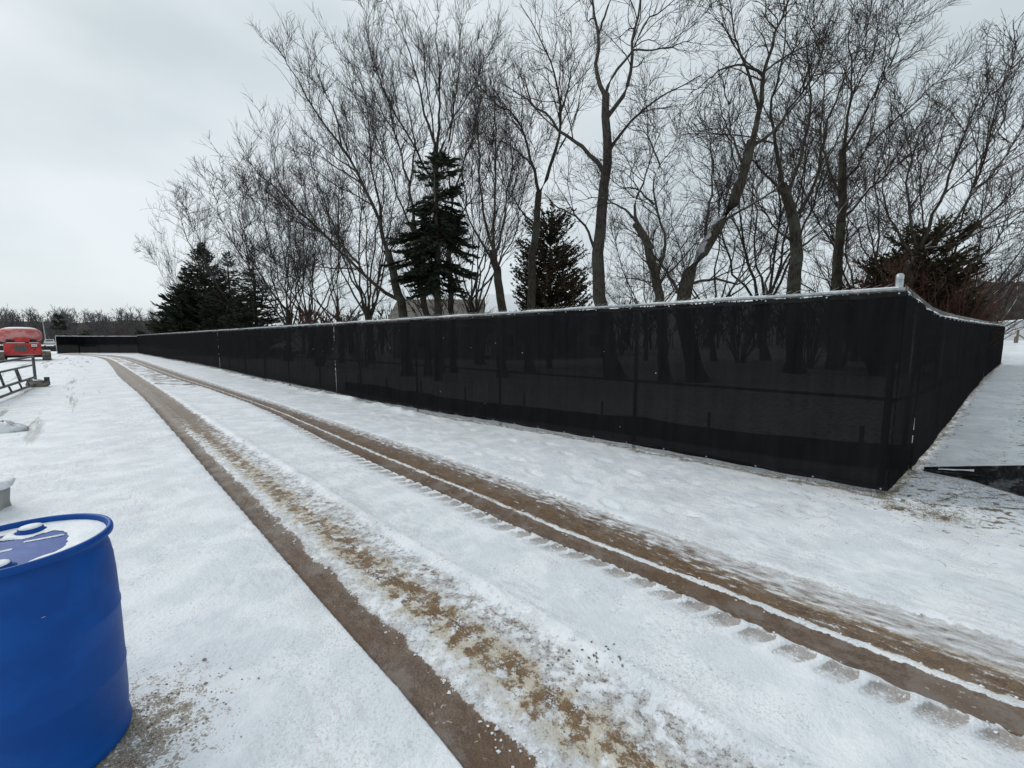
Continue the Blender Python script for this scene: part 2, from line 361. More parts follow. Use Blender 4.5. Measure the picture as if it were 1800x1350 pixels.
def fabric_material():
    t = NT('black_mesh_fabric')
    sp = t.sep(t.pos())
    n = t.noise(3.0, 4.0, 0.6, vec=t.combine(t.math('ADD', sp[0], t.math('MULTIPLY', sp[1], -1.0)), t.math('MULTIPLY', sp[2], 0.35)))
    wv = t.noise(420.0, 1.0, 0.5)
    nv = t.noise(9.0, 4.0, 0.65, vec=t.combine(t.math('ADD', sp[0], t.math('MULTIPLY', sp[1], -1.0)), t.math('MULTIPLY', sp[2], 0.06)))  # faded upright streaks; they also put fold shading into the cloth colour
    n = t.math('ADD', t.math('MULTIPLY', n, 0.5), t.math('MULTIPLY', nv, 0.5), clamp=True)
    dif = t.n.new('ShaderNodeBsdfDiffuse'); trn = t.n.new('ShaderNodeBsdfTransparent'); gl = t.n.new('ShaderNodeBsdfGlossy')
    t.put(dif.inputs['Color'], t.mix(n, (0.0008, 0.0008, 0.0009), (0.0105, 0.0104, 0.011)))
    gl.inputs['Color'].default_value = (0.006, 0.006, 0.0065, 1); gl.inputs['Roughness'].default_value = 0.5
    t.put(trn.inputs['Color'], t.mix(t.smooth(0.35, 0.65, wv), (0.0095, 0.0092, 0.009), (0.029, 0.0278, 0.0272)))
    a1 = t.n.new('ShaderNodeAddShader'); a2 = t.n.new('ShaderNodeAddShader'); a3 = t.n.new('ShaderNodeAddShader')
    sh = t.n.new('ShaderNodeBsdfSheen'); sh.inputs['Color'].default_value = (0.0065, 0.0068, 0.0074, 1); sh.inputs['Roughness'].default_value = 0.45
    t.l.new(dif.outputs[0], a1.inputs[0]); t.l.new(trn.outputs[0], a1.inputs[1])
    t.l.new(a1.outputs[0], a2.inputs[0]); t.l.new(gl.outputs[0], a2.inputs[1])
    t.l.new(a2.outputs[0], a3.inputs[0]); t.l.new(sh.outputs[0], a3.inputs[1])
    t.l.new(a3.outputs[0], t.out.inputs['Surface'])
    return t.m
M['fabric'] = fabric_material()
M['hem'] = mottled('black_hem', (0.006, 0.006, 0.007), (0.012, 0.012, 0.013), 9.0, 0.8, spec=0.2)
def silt_material():
    t = NT('black_silt_cloth'); g = t.n.new('ShaderNodeNewGeometry'); nz = t.sep(g.outputs['Normal'])[2]
    n = t.noise(9.0, 5.0, 0.65); sn = t.smooth(0.62, 0.8, t.math('ADD', t.math('MULTIPLY', t.math('ABSOLUTE', nz), 0.45), t.math('MULTIPLY', n, 0.7)))
    t.set(t.mix(t.math('MULTIPLY', sn, 0.16), t.mix(n, (0.004, 0.004, 0.005), (0.014, 0.014, 0.015)), (0.6, 0.63, 0.66)), 0.6, 0.0, 0.3)
    t.bump(t.noise(14.0, 4.0), 0.5, 0.03); return t.m
M['silt'] = silt_material()

# ================================================================== ground
FA = math.radians(46.5)
CORNER = np.array([4.078, 4.446])
U_LONG = np.array([-math.sin(FA), math.cos(FA)]); N_LONG = np.array([-math.cos(FA), -math.sin(FA)])
U_SIDE = np.array([25.05, 20.48]); U_SIDE = U_SIDE / np.linalg.norm(U_SIDE); N_SIDE = np.array([U_SIDE[1], -U_SIDE[0]])

def terrain(x, y):
    x = np.asarray(x, float); y = np.asarray(y, float)
    s = (x - CORNER[0]) * U_SIDE[0] + (y - CORNER[1]) * U_SIDE[1]
    t = np.interp(s, [2, 5, 9, 15, 30, 80, 200], [0, 0.06, 0.24, 0.40, 0.42, 1.5, 2.5])
    t = t * sstep(-6, 6, x - y * 0.2)
    a = (x - CORNER[0]) * U_LONG[0] + (y - CORNER[1]) * U_LONG[1]
    b = (x - CORNER[0]) * N_LONG[0] + (y - CORNER[1]) * N_LONG[1]
    dip = -0.12 * sstep(3, 9, a) * (1 - sstep(20, 32, a)) * np.exp(-(b / 1.6) ** 2)
    return t + dip

def edge_curve(px):
    A = np.array(px, float); o = np.argsort(A[:, 1]); A = A[o]
    e = np.linspace(np.log(A[0, 1] - 612), np.log(A[-1, 1] - 612), 500); yy = np.exp(e) + 612
    xx = np.interp(yy, A[:, 1], A[:, 0]); k = np.exp(-np.linspace(-2, 2, 61) ** 2); k /= k.sum()
    xp = np.pad(xx, 30, mode='reflect', reflect_type='odd'); xx = np.convolve(xp, k, 'valid')
    P = np.array([gnd(a, b)[:2] for a, b in zip(xx, yy)]); return P[np.argsort(P[:, 1])]
L0 = edge_curve([(880, 1440), (811, 1350), (722, 1239), (647, 1154), (507, 993), (421, 893), (328, 786), (283, 734), (249, 696), (207, 661), (197, 645), (186, 633), (165, 626), (90, 622.5)])
LR = edge_curve([(1450, 1385), (1193, 1230), (1033, 1132), (882, 1043), (758, 977), (669, 923), (500, 817), (404, 762), (311, 700), (273, 676), (233, 652), (208, 637), (190, 629), (166, 624.8), (90, 622.2)])
R0 = edge_curve([(2250, 1460), (1800, 1293), (1586, 1208), (1431, 1146), (1256, 1064), (1100, 994), (962, 950), (873, 910), (722, 843), (607, 790), (527, 750), (455, 714), (369, 683), (294, 662), (239, 639), (214, 630), (190, 625.8), (90, 621.8)])
R3 = edge_curve([(2250, 1265), (1800, 1134), (1489, 1041), (1275, 971), (1100, 910), (797, 810), (697, 773), (593, 742), (473, 703), (373, 672), (294, 648), (249, 633), (230, 627.5), (195, 623.5), (90, 620.9)])
def cx(C, y): return np.interp(y, C[:, 1], C[:, 0])
ARC = np.concatenate([[0], np.cumsum(np.linalg.norm(np.diff(R0, axis=0), axis=1))])
TX = np.gradient(R0[:, 0], ARC)

def track_coords(x, y):
    l0, lr, r0, r3 = cx(L0, y), cx(LR, y), cx(R0, y), cx(R3, y)
    qL = np.clip((x - l0) / np.maximum(lr - l0, 0.05), -3, 4); qR = np.clip((x - r0) / np.maximum(r3 - r0, 0.05), -3, 4)
    s = np.interp(y, R0[:, 1], ARC) + np.clip(x - r0, -3, 3) * np.interp(y, R0[:, 1], TX)
    return qL, qR, s

_fr = np.random.default_rng(77); FOOT = []
for walk, n, side in (((2.9, 3.9, 2.31, -0.05), 34, 0.11), ((1.6, 3.9, 2.36, 0.0), 20, 0.13)   ):
    fx, fy, fa, _ = walk
    for q in range(n):
        sg = 1 if q % 2 else -1
        FOOT.append((fx - math.sin(fa) * side * sg + _fr.normal() * 0.03, fy + math.cos(fa) * side * sg + _fr.normal() * 0.03, fa + sg * -0.12 + _fr.normal() * 0.1, _fr.uniform(0.9, 1.1)))
        fa += _fr.normal() * 0.03; fx += math.cos(fa) * 0.62; fy += math.sin(fa) * 0.62
def ground_height(x, y, detail=True):
    z = terrain(x, y)
    if not detail: return z
    qL, qR, s = track_coords(x, y)
    near = 1 - sstep(14, 30, np.hypot(x, y))
    z = z + 0.035 * (fbm(x * 0.35, y * 0.35, 3, 5) - 0.5) + (0.014 * (fbm(x * 2.1, y * 2.1, 4, 9) - 0.5) + 0.012 * (fbm(x * 9, y * 9, 3, 19) - 0.5)) * near
    hl = np.interp(qL, [-0.4, -0.05, 0.0, 0.02, 0.2, 0.27, 0.36, 0.45, 0.6, 0.7, 0.9, 0.95, 1.0, 1.06, 1.2], [0, 0.006, 0.006, -0.03, -0.032, -0.014, -0.01, -0.02, -0.022, -0.016, -0.016, 0.01, 0.03, 0.012, 0])
    hr = np.interp(qR, [-0.35, -0.06, -0.02, 0.02, 0.25, 0.3, 0.34, 0.4, 0.6, 0.7, 0.97, 1.0, 1.06, 1.2], [0, 0.004, 0.008, -0.034, -0.035, -0.018, -0.02, -0.03, -0.03, -0.024, -0.018, 0.0, 0.006, 0])
    lump = (fbm(s * 9, qL * 9, 3, 21) - 0.5) * 0.016 * ((qL > 0.02) & (qL < 0.95))
    z = z + (hl + hr) * (0.35 + 0.65 * near) + lump * near
    ph = np.mod(s / 0.1875, 1.0); pq = (qR + 0.125) / 0.105
    pu = (ph + pq * 0.24 - 0.5) / 0.40
    pit = np.clip(1.15 - np.abs(pu) ** 6 - np.abs(pq) ** 6, 0, 1)
    z = z - 0.034 * pit * (0.65 + 0.35 * pq) * (1 - sstep(9, 16, y))
    # faint chevrons of the tyre between the tracks
    cen = sstep(1.1, 1.25, qL) * (1 - sstep(-0.7, -0.25, qR)) * (qR < 0)
    z = z + 0.016 * cen * near * np.sin(2 * np.pi * (s + 0.3 * (qL - 1.0)) / 0.24 + 3 * fbm(x * 2, y * 2, 2, 3)) * fbm(x * 1.4, y * 1.4, 3, 77)
    # scuffed footprints by the fence
    fp = fbm(x * 4.5, y * 4.5, 3, 41); z = z - 0.010 * sstep(0.58, 0.68, fp) * sstep(1.25, 1.6, qR) * near
    # footprints and scuffs
    for fx, fy, fa, fl in FOOT:
        dx, dy = x - fx, y - fy; m_ = (np.abs(dx) < 0.3) & (np.abs(dy) < 0.3)
        if not m_.any(): continue
        u_ = dx[m_] * math.cos(fa) + dy[m_] * math.sin(fa); v_ = -dx[m_] * math.sin(fa) + dy[m_] * math.cos(fa); e_ = (u_ / (0.15 * fl)) ** 2 + (v_ / 0.062) ** 2
        z[m_] += -0.03 * np.clip(1.2 - e_, 0, 1) ** 0.5 + 0.012 * np.exp(-((e_ - 1.9) / 0.7) ** 2)
    # windrow of snow along the foot of the fence
    a = (x - CORNER[0]) * U_LONG[0] + (y - CORNER[1]) * U_LONG[1]; b = (x - CORNER[0]) * N_LONG[0] + (y - CORNER[1]) * N_LONG[1]
    z = z + 0.10 * np.exp(-((b - 0.22) / 0.16) ** 2) * sstep(0.48, 0.7, fbm(a * 1.4, b * 2, 3, 8)) * sstep(7, 9.5, a)
    return z

def build_ground():
    rs = [0.5]
    while rs[-1] < 32: rs.append(rs[-1] * 1.0092)
    while rs[-1] < 900: rs.append(rs[-1] * 1.035)
    rs = np.array(rs)
    fine = np.radians(np.arange(-64, 64.01, 0.38)); coarse = np.radians(np.arange(70, 290.01, 5.0))
    th = np.concatenate([fine, coarse]); nt = len(th); nr = len(rs)
    Rg, Tg = np.meshgrid(rs, th, indexing='ij')
    x = (Rg * np.sin(Tg)).ravel(); y = (Rg * np.cos(Tg)).ravel()
    z = ground_height(x, y)
    V = np.stack([x, y, z], 1); V = np.vstack([V, [[0, 0, 0]]])
    i, j = np.meshgrid(np.arange(nr - 1), np.arange(nt), indexing='ij'); j2 = (j + 1) % nt
    Q = np.stack([i * nt + j, i * nt + j2, (i + 1) * nt + j2, (i + 1) * nt + j], -1).reshape(-1, 4)[:, ::-1]
    c = nr * nt; jj = np.arange(0, nt - 1, 2)
    cen = np.stack([np.full(len(jj), c), (jj + 2) % nt, jj + 1, jj], 1)
    me = np_mesh('ground', V, np.vstack([Q, cen]))
    X = np.append(x, 0); Y = np.append(y, 0)
    qL, qR, s = track_coords(X, Y)
    b = (X - CORNER[0]) * N_LONG[0] + (Y - CORNER[1]) * N_LONG[1]; a = (X - CORNER[0]) * U_LONG[0] + (Y - CORNER[1]) * U_LONG[1]
    b2 = (X - CORNER[0]) * N_SIDE[0] + (Y - CORNER[1]) * N_SIDE[1]; a2 = (X - CORNER[0]) * U_SIDE[0] + (Y - CORNER[1]) * U_SIDE[1]
    far = sstep(5.5, 10, Y); far_r = sstep(2.2, 4.2, Y)
    fd = np.where((a > -0.1) & (a < 70), np.clip(b - 0.06, -2, 2), 2.0)
    fd = np.where((a2 > -0.1) & (a2 < 30) & (np.abs(b2) < np.abs(fd)), b2 * 1.3, fd)
    g = np.clip(1.15 - np.sqrt(((X + 1.62) * 0.8 + (Y - 1.62) * 0.5) ** 2 / 0.24 + ((Y - 1.66) * 0.8 - (X + 1.62) * 0.4) ** 2 / 0.34), 0, 1)
    lit = 0.95 * np.clip(1 - np.hypot((X - 6.0) / 2.2, (Y - 4.3) / 0.75), 0, 1) ** 0.7
    lit = np.maximum(lit, 0.97 * sstep(0.35, 1.2, b2) * (1 - sstep(12, 40, b2)) * (a2 > -2.0) * sstep(-0.3, 1.0, Y - 3.55 + 0.16 * (X - 4)))
    lit = np.maximum(lit, 0.72 * (1 - sstep(0.25, 1.5, np.hypot((X - 4.7) / 1.4, Y - 4.15))))
    lit = np.maximum(lit, 0.6 * (b < -0.25) * (b2 < 0.2))
    mid = sstep(13, 16, Y) * (1 - sstep(40, 48, Y)) * (qL > 0.95) * (qR < 0.05)
    sc = sstep(0.6, 1.6, -qL) * sstep(3.5, 7, Y) * sstep(0.0, 3.0, -X - 3.4 - Y * 0.45)
    pf = (1 - sstep(7, 12, Y))
    for nm, arr in (('q_left', qL), ('q_right', qR), ('s_right', s), ('far', far), ('far_right', far_r), ('fence_dist', fd), ('gravel', g), ('litter', lit), ('between', mid), ('scuff', sc), ('pit_fade', pf)):
        at_ = me.attributes.new(nm, 'FLOAT', 'POINT'); at_.data.foreach_set('value', np.ascontiguousarray(arr, dtype=np.float32))
    return tag(link('ground', me, M['ground']), kind='structure')
build_ground()

def gz(x, y): return float(ground_height(np.array([float(x)]), np.array([float(y)]))[0])

# ================================================================== fences
def sheet(name, S, Z0, Z1, frame, mat, parent, nz=16, wr=0.012, seed=0, off=0.0):
    """hanging cloth from stations S with bottom Z0 and top Z1 (arrays)"""
    S = np.asarray(S); n = len(S); T = np.linspace(0, 1, nz)
    C, Ud, Nd = frame
    s2, t2 = np.meshgrid(S, T, indexing='ij'); z = Z0[:, None] + (Z1 - Z0)[:, None] * t2
    d = off + wr * 2 * (fbm(s2 * 0.9, z * 0.8, 4, seed) - 0.5) + wr * 0.55 * (fbm(s2 * 5, z * 0.7, 3, seed + 3) - 0.5)
    d = np.maximum(d, off - 0.006); d = off + (d - off) * sstep(0.0, 0.4, s2 - S[0]) 
    P = np.stack([C[0] + Ud[0] * s2 + Nd[0] * d, C[1] + Ud[1] * s2 + Nd[1] * d, z], -1).reshape(-1, 3)
    i, j = np.meshgrid(np.arange(n - 1), np.arange(nz - 1), indexing='ij')
    Q = np.stack([i * nz + j, (i + 1) * nz + j, (i + 1) * nz + j + 1, i * nz + j + 1], -1).reshape(-1, 4)
    return link(name, np_mesh(name, P, Q), mat, parent)

def chain_mesh(L, z0, z1f, pitch=0.09, r=0.0034, tips=0.06):
    """woven diamond wires in the local XZ plane, from z0 to z1f(x)"""
    Vs = []; Fs = []; base = 0
    nw = int(L / pitch)
    for w in range(nw):
        x0 = (w + 0.5) * pitch; top = z1f(x0) + tips; n = int((top - z0) / (pitch / 2))
        k = np.arange(n + 1); zz = top - k * pitch / 2
        xx = x0 + np.where(k % 2 == 0, -1, 1) * pitch / 2 * 1.0
        yy = np.where(k % 2 == 0, -1, 1) * 0.003
        C = np.stack([xx, yy, zz], 1)
        ring = np.array([[0, -1, 0.0], [0.87, 0.5, 0], [-0.87, 0.5, 0]]) * r
        V = (C[:, None, :] + ring[None]).reshape(-1, 3)
        i, j = np.meshgrid(np.arange(n), np.arange(3), indexing='ij'); j2 = (j + 1) % 3
        Fs.append(np.stack([i * 3 + j, i * 3 + j2, (i + 1) * 3 + j2, (i + 1) * 3 + j], -1).reshape(-1, 4) + base)
        Vs.append(V); base += len(V)
    return np_mesh('chain_link', np.vstack(Vs), np.vstack(Fs), False)

def snow_bead(P, r, seed, name, parent, keep=0.35):
    """lumpy line of snow along points P"""
    P = np.asarray(P); n = len(P); d = np.linalg.norm(np.diff(P[:, :2], axis=0), axis=1); s = np.concatenate([[0], np.cumsum(d)])
    nn = fbm(s * 2.2, s * 0 + seed, 4, seed); rr = r * np.clip((nn - keep) * 2.6, 0.04, 1.15)
    t = np.gradient(P, axis=0); t[:, 2] = 0; t /= np.maximum(np.linalg.norm(t, axis=1, keepdims=True), 1e-6)
    a = np.stack([-t[:, 1], t[:, 0], t[:, 2] * 0], 1); K = 7; ang = np.linspace(0, np.pi, K)
    V = P[:, None, :] + a[:, None, :] * (np.cos(ang) * 1.0)[None, :, None] * rr[:, None, None] + np.array([0, 0, 1.0])[None, None] * (np.sin(ang) * 0.95 - 0.1)[None, :, None] * rr[:, None, None]
    i, j = np.meshgrid(np.arange(n - 1), np.arange(K - 1), indexing='ij')
    Q = np.stack([i * K + j, i * K + j + 1, (i + 1) * K + j + 1, (i + 1) * K + j], -1).reshape(-1, 4)
    return link(name, np_mesh(name, V.reshape(-1, 3), Q), M['snow_small'], parent)

def grommets(parent, S, Z, frame, off=0.016):
    mb = MB(); C, Ud, Nd = frame
    for s, z in zip(S, Z):
        p = np.array([C[0] + Ud[0] * s + Nd[0] * off, C[1] + Ud[1] * s + Nd[1] * off, z])
        q = p + np.array([Nd[0] * 0.006, Nd[1] * 0.006, 0])
        mb.tube([p, q], [0.010, 0.008], 7)
    o = mb.build('grommet_row', M['galv'], parent); tag(o, kind='stuff'); return o

def long_fence():
    root = empty('screened_fence', (*CORNER, 0))
    tag(root, 'long run of chain-link fence hung with black screen, leading back from the corner post', 'fence')
    fr = ((0.0, 0.0), U_LONG, N_LONG)
    TOPZ = 2.225
    def P(s, d, z): return np.array([U_LONG[0] * s + N_LONG[0] * d, U_LONG[1] * s + N_LONG[1] * d, z])
    NB = 23; BAY = 3.0
    rz = math.atan2(U_LONG[1], U_LONG[0])
    post_me = rail_me = link_me = None
    for b in range(NB):
        s0 = b * BAY
        if b > 0:
            if post_me is None:
                mb = MB().tube([(0, 0, -0.3), (0, 0, TOPZ - 0.02)], 0.03, 10); o = mb.build('post', M['galv'], root, True); post_me = o.data
            else: o = link('post', post_me, None, root)
            o.location = P(s0, -0.045, 0)
        for nm, z, r in (('top_rail', TOPZ, 0.021), ('middle_rail', 1.06, 0.021)):
            if rail_me is None:
                o = MB().tube([(0.0, 0, 0), (BAY + 0.02, 0, 0)], 0.021, 10).build(nm, M['galv'], root, True); rail_me = o.data
            else: o = link(nm, rail_me, None, root)
            o.location = P(s0, -0.03, z); o.rotation_euler = (0, 0, rz)
        if link_me is None:
            link_me = chain_mesh(BAY, -0.12, lambda x: TOPZ)
        o = link('chain_link', link_me, M['wire'], root); o.location = P(s0 + 0.01, -0.004, 0); o.rotation_euler = (0, 0, rz); tag(o, kind='stuff')
    # corner post with its cap
    cp = MB().tube([(0, 0, -0.3), (0, 0, 2.36)], 0.032, 16).build('corner_post', M['galv'], root, True); cp.location = (*(-(N_LONG + N_SIDE) * 0.05), 0)
    MB().lathe([(0.0, 2.395), (0.016, 2.392), (0.028, 2.384), (0.0335, 2.37), (0.034, 2.335), (0.0322, 2.33)], 16).build('post_cap', M['galv'], cp, True)
    for z in (0.3, 0.75, 1.06, 1.5, 1.9, 2.14):
        MB().tube([(0, 0, z - 0.012), (0, 0, z + 0.012)], 0.038, 16).build('brace_band', M['galv'], cp, True)
    MB().tube([P(0.075, -0.01, 0.05), P(0.075, -0.01, 2.2)], 0.007, 6).build('tension_bar', M['galv'], root)
    # screens
    cuts = [(-0.0175, 13.575), (13.592, 28.9), (28.915, 44.3), (44.315, 59.6), (59.615, 69.0)]
    for k, (a, b) in enumerate(cuts):
        S = np.linspace(a, b, int((b - a) / 0.1) + 1)
        gx = CORNER[0] + U_LONG[0] * S; gy = CORNER[1] + U_LONG[1] * S; g = terrain(gx, gy)
        ph = np.mod(S / 0.61, 1.0)
        bot = g + 0.05 + 0.05 * (fbm(S * 0.35, S * 0, 3, 4) - 0.35) - 0.014 * np.abs(np.sin(np.pi * ph)) ** 0.8 + 0.02 * (k > 0) + 0.03 * sstep(4, 7, S) * (1 - sstep(9, 12, S))
        top = TOPZ - 0.027 - 0.012 * np.sin(np.pi * ph) ** 2 - 0.01 * (fbm(S * 0.8, S * 0, 2, 30) - 0.3)
        S2 = S.copy()
        o = sheet('screen_panel', S2, bot, top, fr, M['fabric'], root, 20, 0.022, 50 + k, 0.014)
        # hems along the edges
        C3 = lambda z, d=0.019: np.stack([U_LONG[0] * S + N_LONG[0] * d, U_LONG[1] * S + N_LONG[1] * d, z], 1)
        for zz, dz in ((bot + 0.004, 0.045), (top - 0.004, -0.045)):
            Vv = np.vstack([C3(zz), C3(zz + dz, 0.021)]); n = len(S); i = np.arange(n - 1)
            link('hem', np_mesh('hem', Vv, np.stack([i, i + 1, i + 1 + n, i + n], 1)), M['hem'], o)
        gs = np.arange(a + 0.06, b, 0.61)
        if a < 40:
            grommets(o, gs, np.interp(gs, S, top) - 0.018, fr, 0.022); grommets(o, gs, np.interp(gs, S, bot) + 0.02, fr, 0.022)
        if k < 2 and k >= 0:
            mb = MB(); z = 0.15
            while z < 2.1:                    # lacing at the joint between two screens
                h = random.uniform(0.03, 0.09)
                if random.random() < 0.5: mb.box((*(P(b + 0.009 + random.uniform(-0.006, 0.006), 0.02, 0)[:2]), z), (0.009, 0.006, h), rz + random.uniform(-0.2, 0.2))
                z += h + random.uniform(0.03, 0.11)
            tag(mb.build('lacing', M['tie'], o), kind='stuff')
    # small holes, burrs and flecks of snow on the screen
    mb = MB()
    for q in range(18):
        s = random.uniform(0.3, 1) ** 1.6 * 14 if q < 13 else random.uniform(14, 30); z = random.uniform(0.25, 2.0)
        mb.box(P(s, 0.034, z), (random.uniform(0.005, 0.012), 0.004, random.uniform(0.005, 0.012)), rz + 0.3)
    tag(mb.build('snow_fleck', M['snow_small'], root), kind='stuff')
    ss = np.arange(0.05, 69, 0.05)
    snow_bead(np.array([P(s, -0.03, TOPZ + 0.017) for s in ss]), 0.016, 3, 'rail_snow', root, 0.22)
    return root
long_fence()

def side_fence():
    root = empty('side_fence', (*CORNER, 0))
    tag(root, 'sagging screened fence run that turns right at the corner post and climbs the slope', 'fence')
    fr = ((0.0, 0.0), U_SIDE, N_SIDE)
    def P(s, d, z): return np.array([U_SIDE[0] * s + N_SIDE[0] * d, U_SIDE[1] * s + N_SIDE[1] * d, z])
    ts, tz = [0, 0.35, 0.8, 1.25, 2.1, 3.3, 4.9, 7, 12, 18, 27, 29], [2.21, 2.185, 2.155, 2.125, 2.075, 2.065, 2.075, 2.105, 2.17, 2.275, 2.40, 2.42]
    ftop = lambda s: np.interp(s, ts, tz)
    fg = lambda s: terrain(CORNER[0] + U_SIDE[0] * np.asarray(s), CORNER[1] + U_SIDE[1] * np.asarray(s))
    END = 27.4; rz = math.atan2(U_SIDE[1], U_SIDE[0])
    for s in (1.25, 4.2, 7.2, 10.2, 13.2, 16.2, 19.2, 22.2, 25.2, END):
        MB().tube([(0, 0, float(fg(s)) - 0.3), (0, 0, float(ftop(s)) - 0.02)], 0.03, 10).build('post', M['galv'], root, True).location = P(s, -0.045, 0)
    ss = np.linspace(0.05, END, 120)
    MB().tube([P(s, -0.03, float(ftop(s))) for s in ss], 0.004, 5).build('tension_wire', M['wire'], root, True)
    MB().tube([P(s, -0.03, float(0.47 * ftop(s) + 0.53 * fg(s))) for s in ss], 0.019, 7).build('middle_rail', M['galv'], root, True)
    me = chain_mesh(END, -0.1, lambda x: float(ftop(x)))
    o = link('chain_link', me, M['wire'], root); o.location = P(0.01, -0.004, 0); o.rotation_euler = (0, 0, rz); tag(o, kind='stuff')
    for k, (a, b) in enumerate([(-0.0165, 1.24), (1.27, 14.2), (14.23, END)]):
        S = np.linspace(a, b, max(int((b - a) / 0.1), 6) + 1); ph = np.mod(S / 0.61, 1.0)
        bot = fg(S) + 0.05 + 0.03 * (fbm(S * 0.5, S * 0, 3, 7) - 0.3); top = ftop(S) - 0.02 - 0.02 * np.sin(np.pi * ph) ** 2 * (S > 1.2)
        o = sheet('screen_panel', S, bot, top, fr, M['fabric'], root, 20, 0.03, 90 + k, 0.0145)
        gs = np.arange(a + 0.06, b, 0.61); grommets(o, gs, np.interp(gs, S, top) - 0.02, fr, 0.026)
        if k == 0:
            mb = MB(); z = 0.45
            while z < 1.25:
                h = random.uniform(0.04, 0.12)
                if random.random() < 0.8: mb.box((*(P(b + 0.015 + random.uniform(-0.006, 0.006), 0.024, 0)[:2]), z), (0.012, 0.006, h), rz + random.uniform(-0.2, 0.2))
                z += h + random.uniform(0.03, 0.08)
            tag(mb.build('lacing', M['tie'], o), kind='stuff')
    s2 = np.arange(0.05, END, 0.03)
    snow_bead(np.array([P(s, -0.01, float(ftop(s)) - 0.012 + 0.014 * (fbm(np.array([s * 7]), np.array([0.0]), 2, 2)[0] - 0.5)) for s in s2]), 0.026, 6, 'snow_ridge', root, 0.2)
side_fence()

def far_fence():
    A = CORNER + U_LONG * 69.0; B = at(140, 620, A[1] + 0.6)[:2]; Cc = at(101, 620, A[1] - 1.8)[:2]
    root = empty('end_fence', (*A, 0)); tag(root, 'short black screened fence closing off the far end of the track', 'fence')
    for i, (p, q) in enumerate(((A, B), (B, Cc))):
        d = q - p; L = np.linalg.norm(d); u = d / L; nrm = np.array([u[1], -u[0]]) * (1 if (u[1] * -p[0] - u[0] * -p[1]) > 0 else -1)
        fr = (tuple(p - A), u, nrm); S = np.linspace(0, L, int(L / 0.25) + 2); g = terrain(p[0] + u[0] * S, p[1] + u[1] * S)
        sheet('screen_panel', S, g + 0.05, g + 2.08, fr, M['fabric'], root, 14, 0.03, 130 + i, 0.016)
        n = max(int(L / 2.6), 1)
        for k in range(n + 1):
            s = L * k / n; x, y = p - A + u * s - nrm * 0.04
            MB().tube([(x, y, -0.2), (x, y, 2.1)], 0.032, 8).build('post', M['galv'], root, True)
        pts = [(*(p - A + u * s - nrm * 0.03), 2.1) for s in np.linspace(0, L, 20)]
        MB().tube(pts, 0.022, 8).build('top_rail', M['galv'], root, True)
        MB().tube([(a, b, 1.05) for a, b, c in pts], 0.022, 8).build('middle_rail', M['galv'], root, True)
        snow_bead(np.array([(*(p - A + u * s - nrm * 0.02), 2.12) for s in np.linspace(0, L, 90)]), 0.05 if i else 0.03, 12 + i, 'rail_snow', root, 0.1)
far_fence()

# ================================================================== silt fences
def silt_inside():
    root = empty('silt_fence', (4.9, 5.42, 0)); tag(root, 'low black silt fence with stakes seen through the screen near the corner', 'silt fence')
    path = np.array([(5.25, 5.38), (4.55, 5.55), (3.4, 6.35), (2.3, 7.3), (1.2, 8.25), (-1.5, 10.6), (-6, 15.0)]) - np.array([4.9, 5.42])
    d = np.concatenate([[0], np.cumsum(np.linalg.norm(np.diff(path, axis=0), axis=1))]); s = np.linspace(0, d[-1], 90)
    x = np.interp(s, d, path[:, 0]); y = np.interp(s, d, path[:, 1]); g = terrain(x + 4.9, y + 5.42)
    h = 0.34 + 0.1 * (fbm(s * 0.8, s * 0, 3, 1) - 0.5); V = []
    K = 6
    for k in range(K):
        t = k / (K - 1); w = 0.05 * (fbm(s * 1.5, s * 0 + t * 2, 3, 2) - 0.5)
        V.append(np.stack([x - w, y - w, g + t * h - 0.02], 1))
    V = np.stack(V, 1); n = len(s); i, j = np.meshgrid(np.arange(n - 1), np.arange(K - 1), indexing='ij')
    Q = np.stack([i * K + j, (i + 1) * K + j, (i + 1) * K + j + 1, i * K + j + 1], -1).reshape(-1, 4)
    link('cloth', np_mesh('cloth', V.reshape(-1, 3), Q), M['silt'], root)
    for q in np.arange(0.6, d[-1], 1.9):
        px, py = np.interp(q, d, path[:, 0]), np.interp(q, d, path[:, 1])
        MB().box((px + 0.03, py + 0.03, 0.25), (0.035, 0.035, 0.6)).build('stake', M['wood'], root)
M['wood'] = mottled('weathered_wood', (0.10, 0.075, 0.05), (0.2, 0.155, 0.11), 12.0, 0.85)
silt_inside()

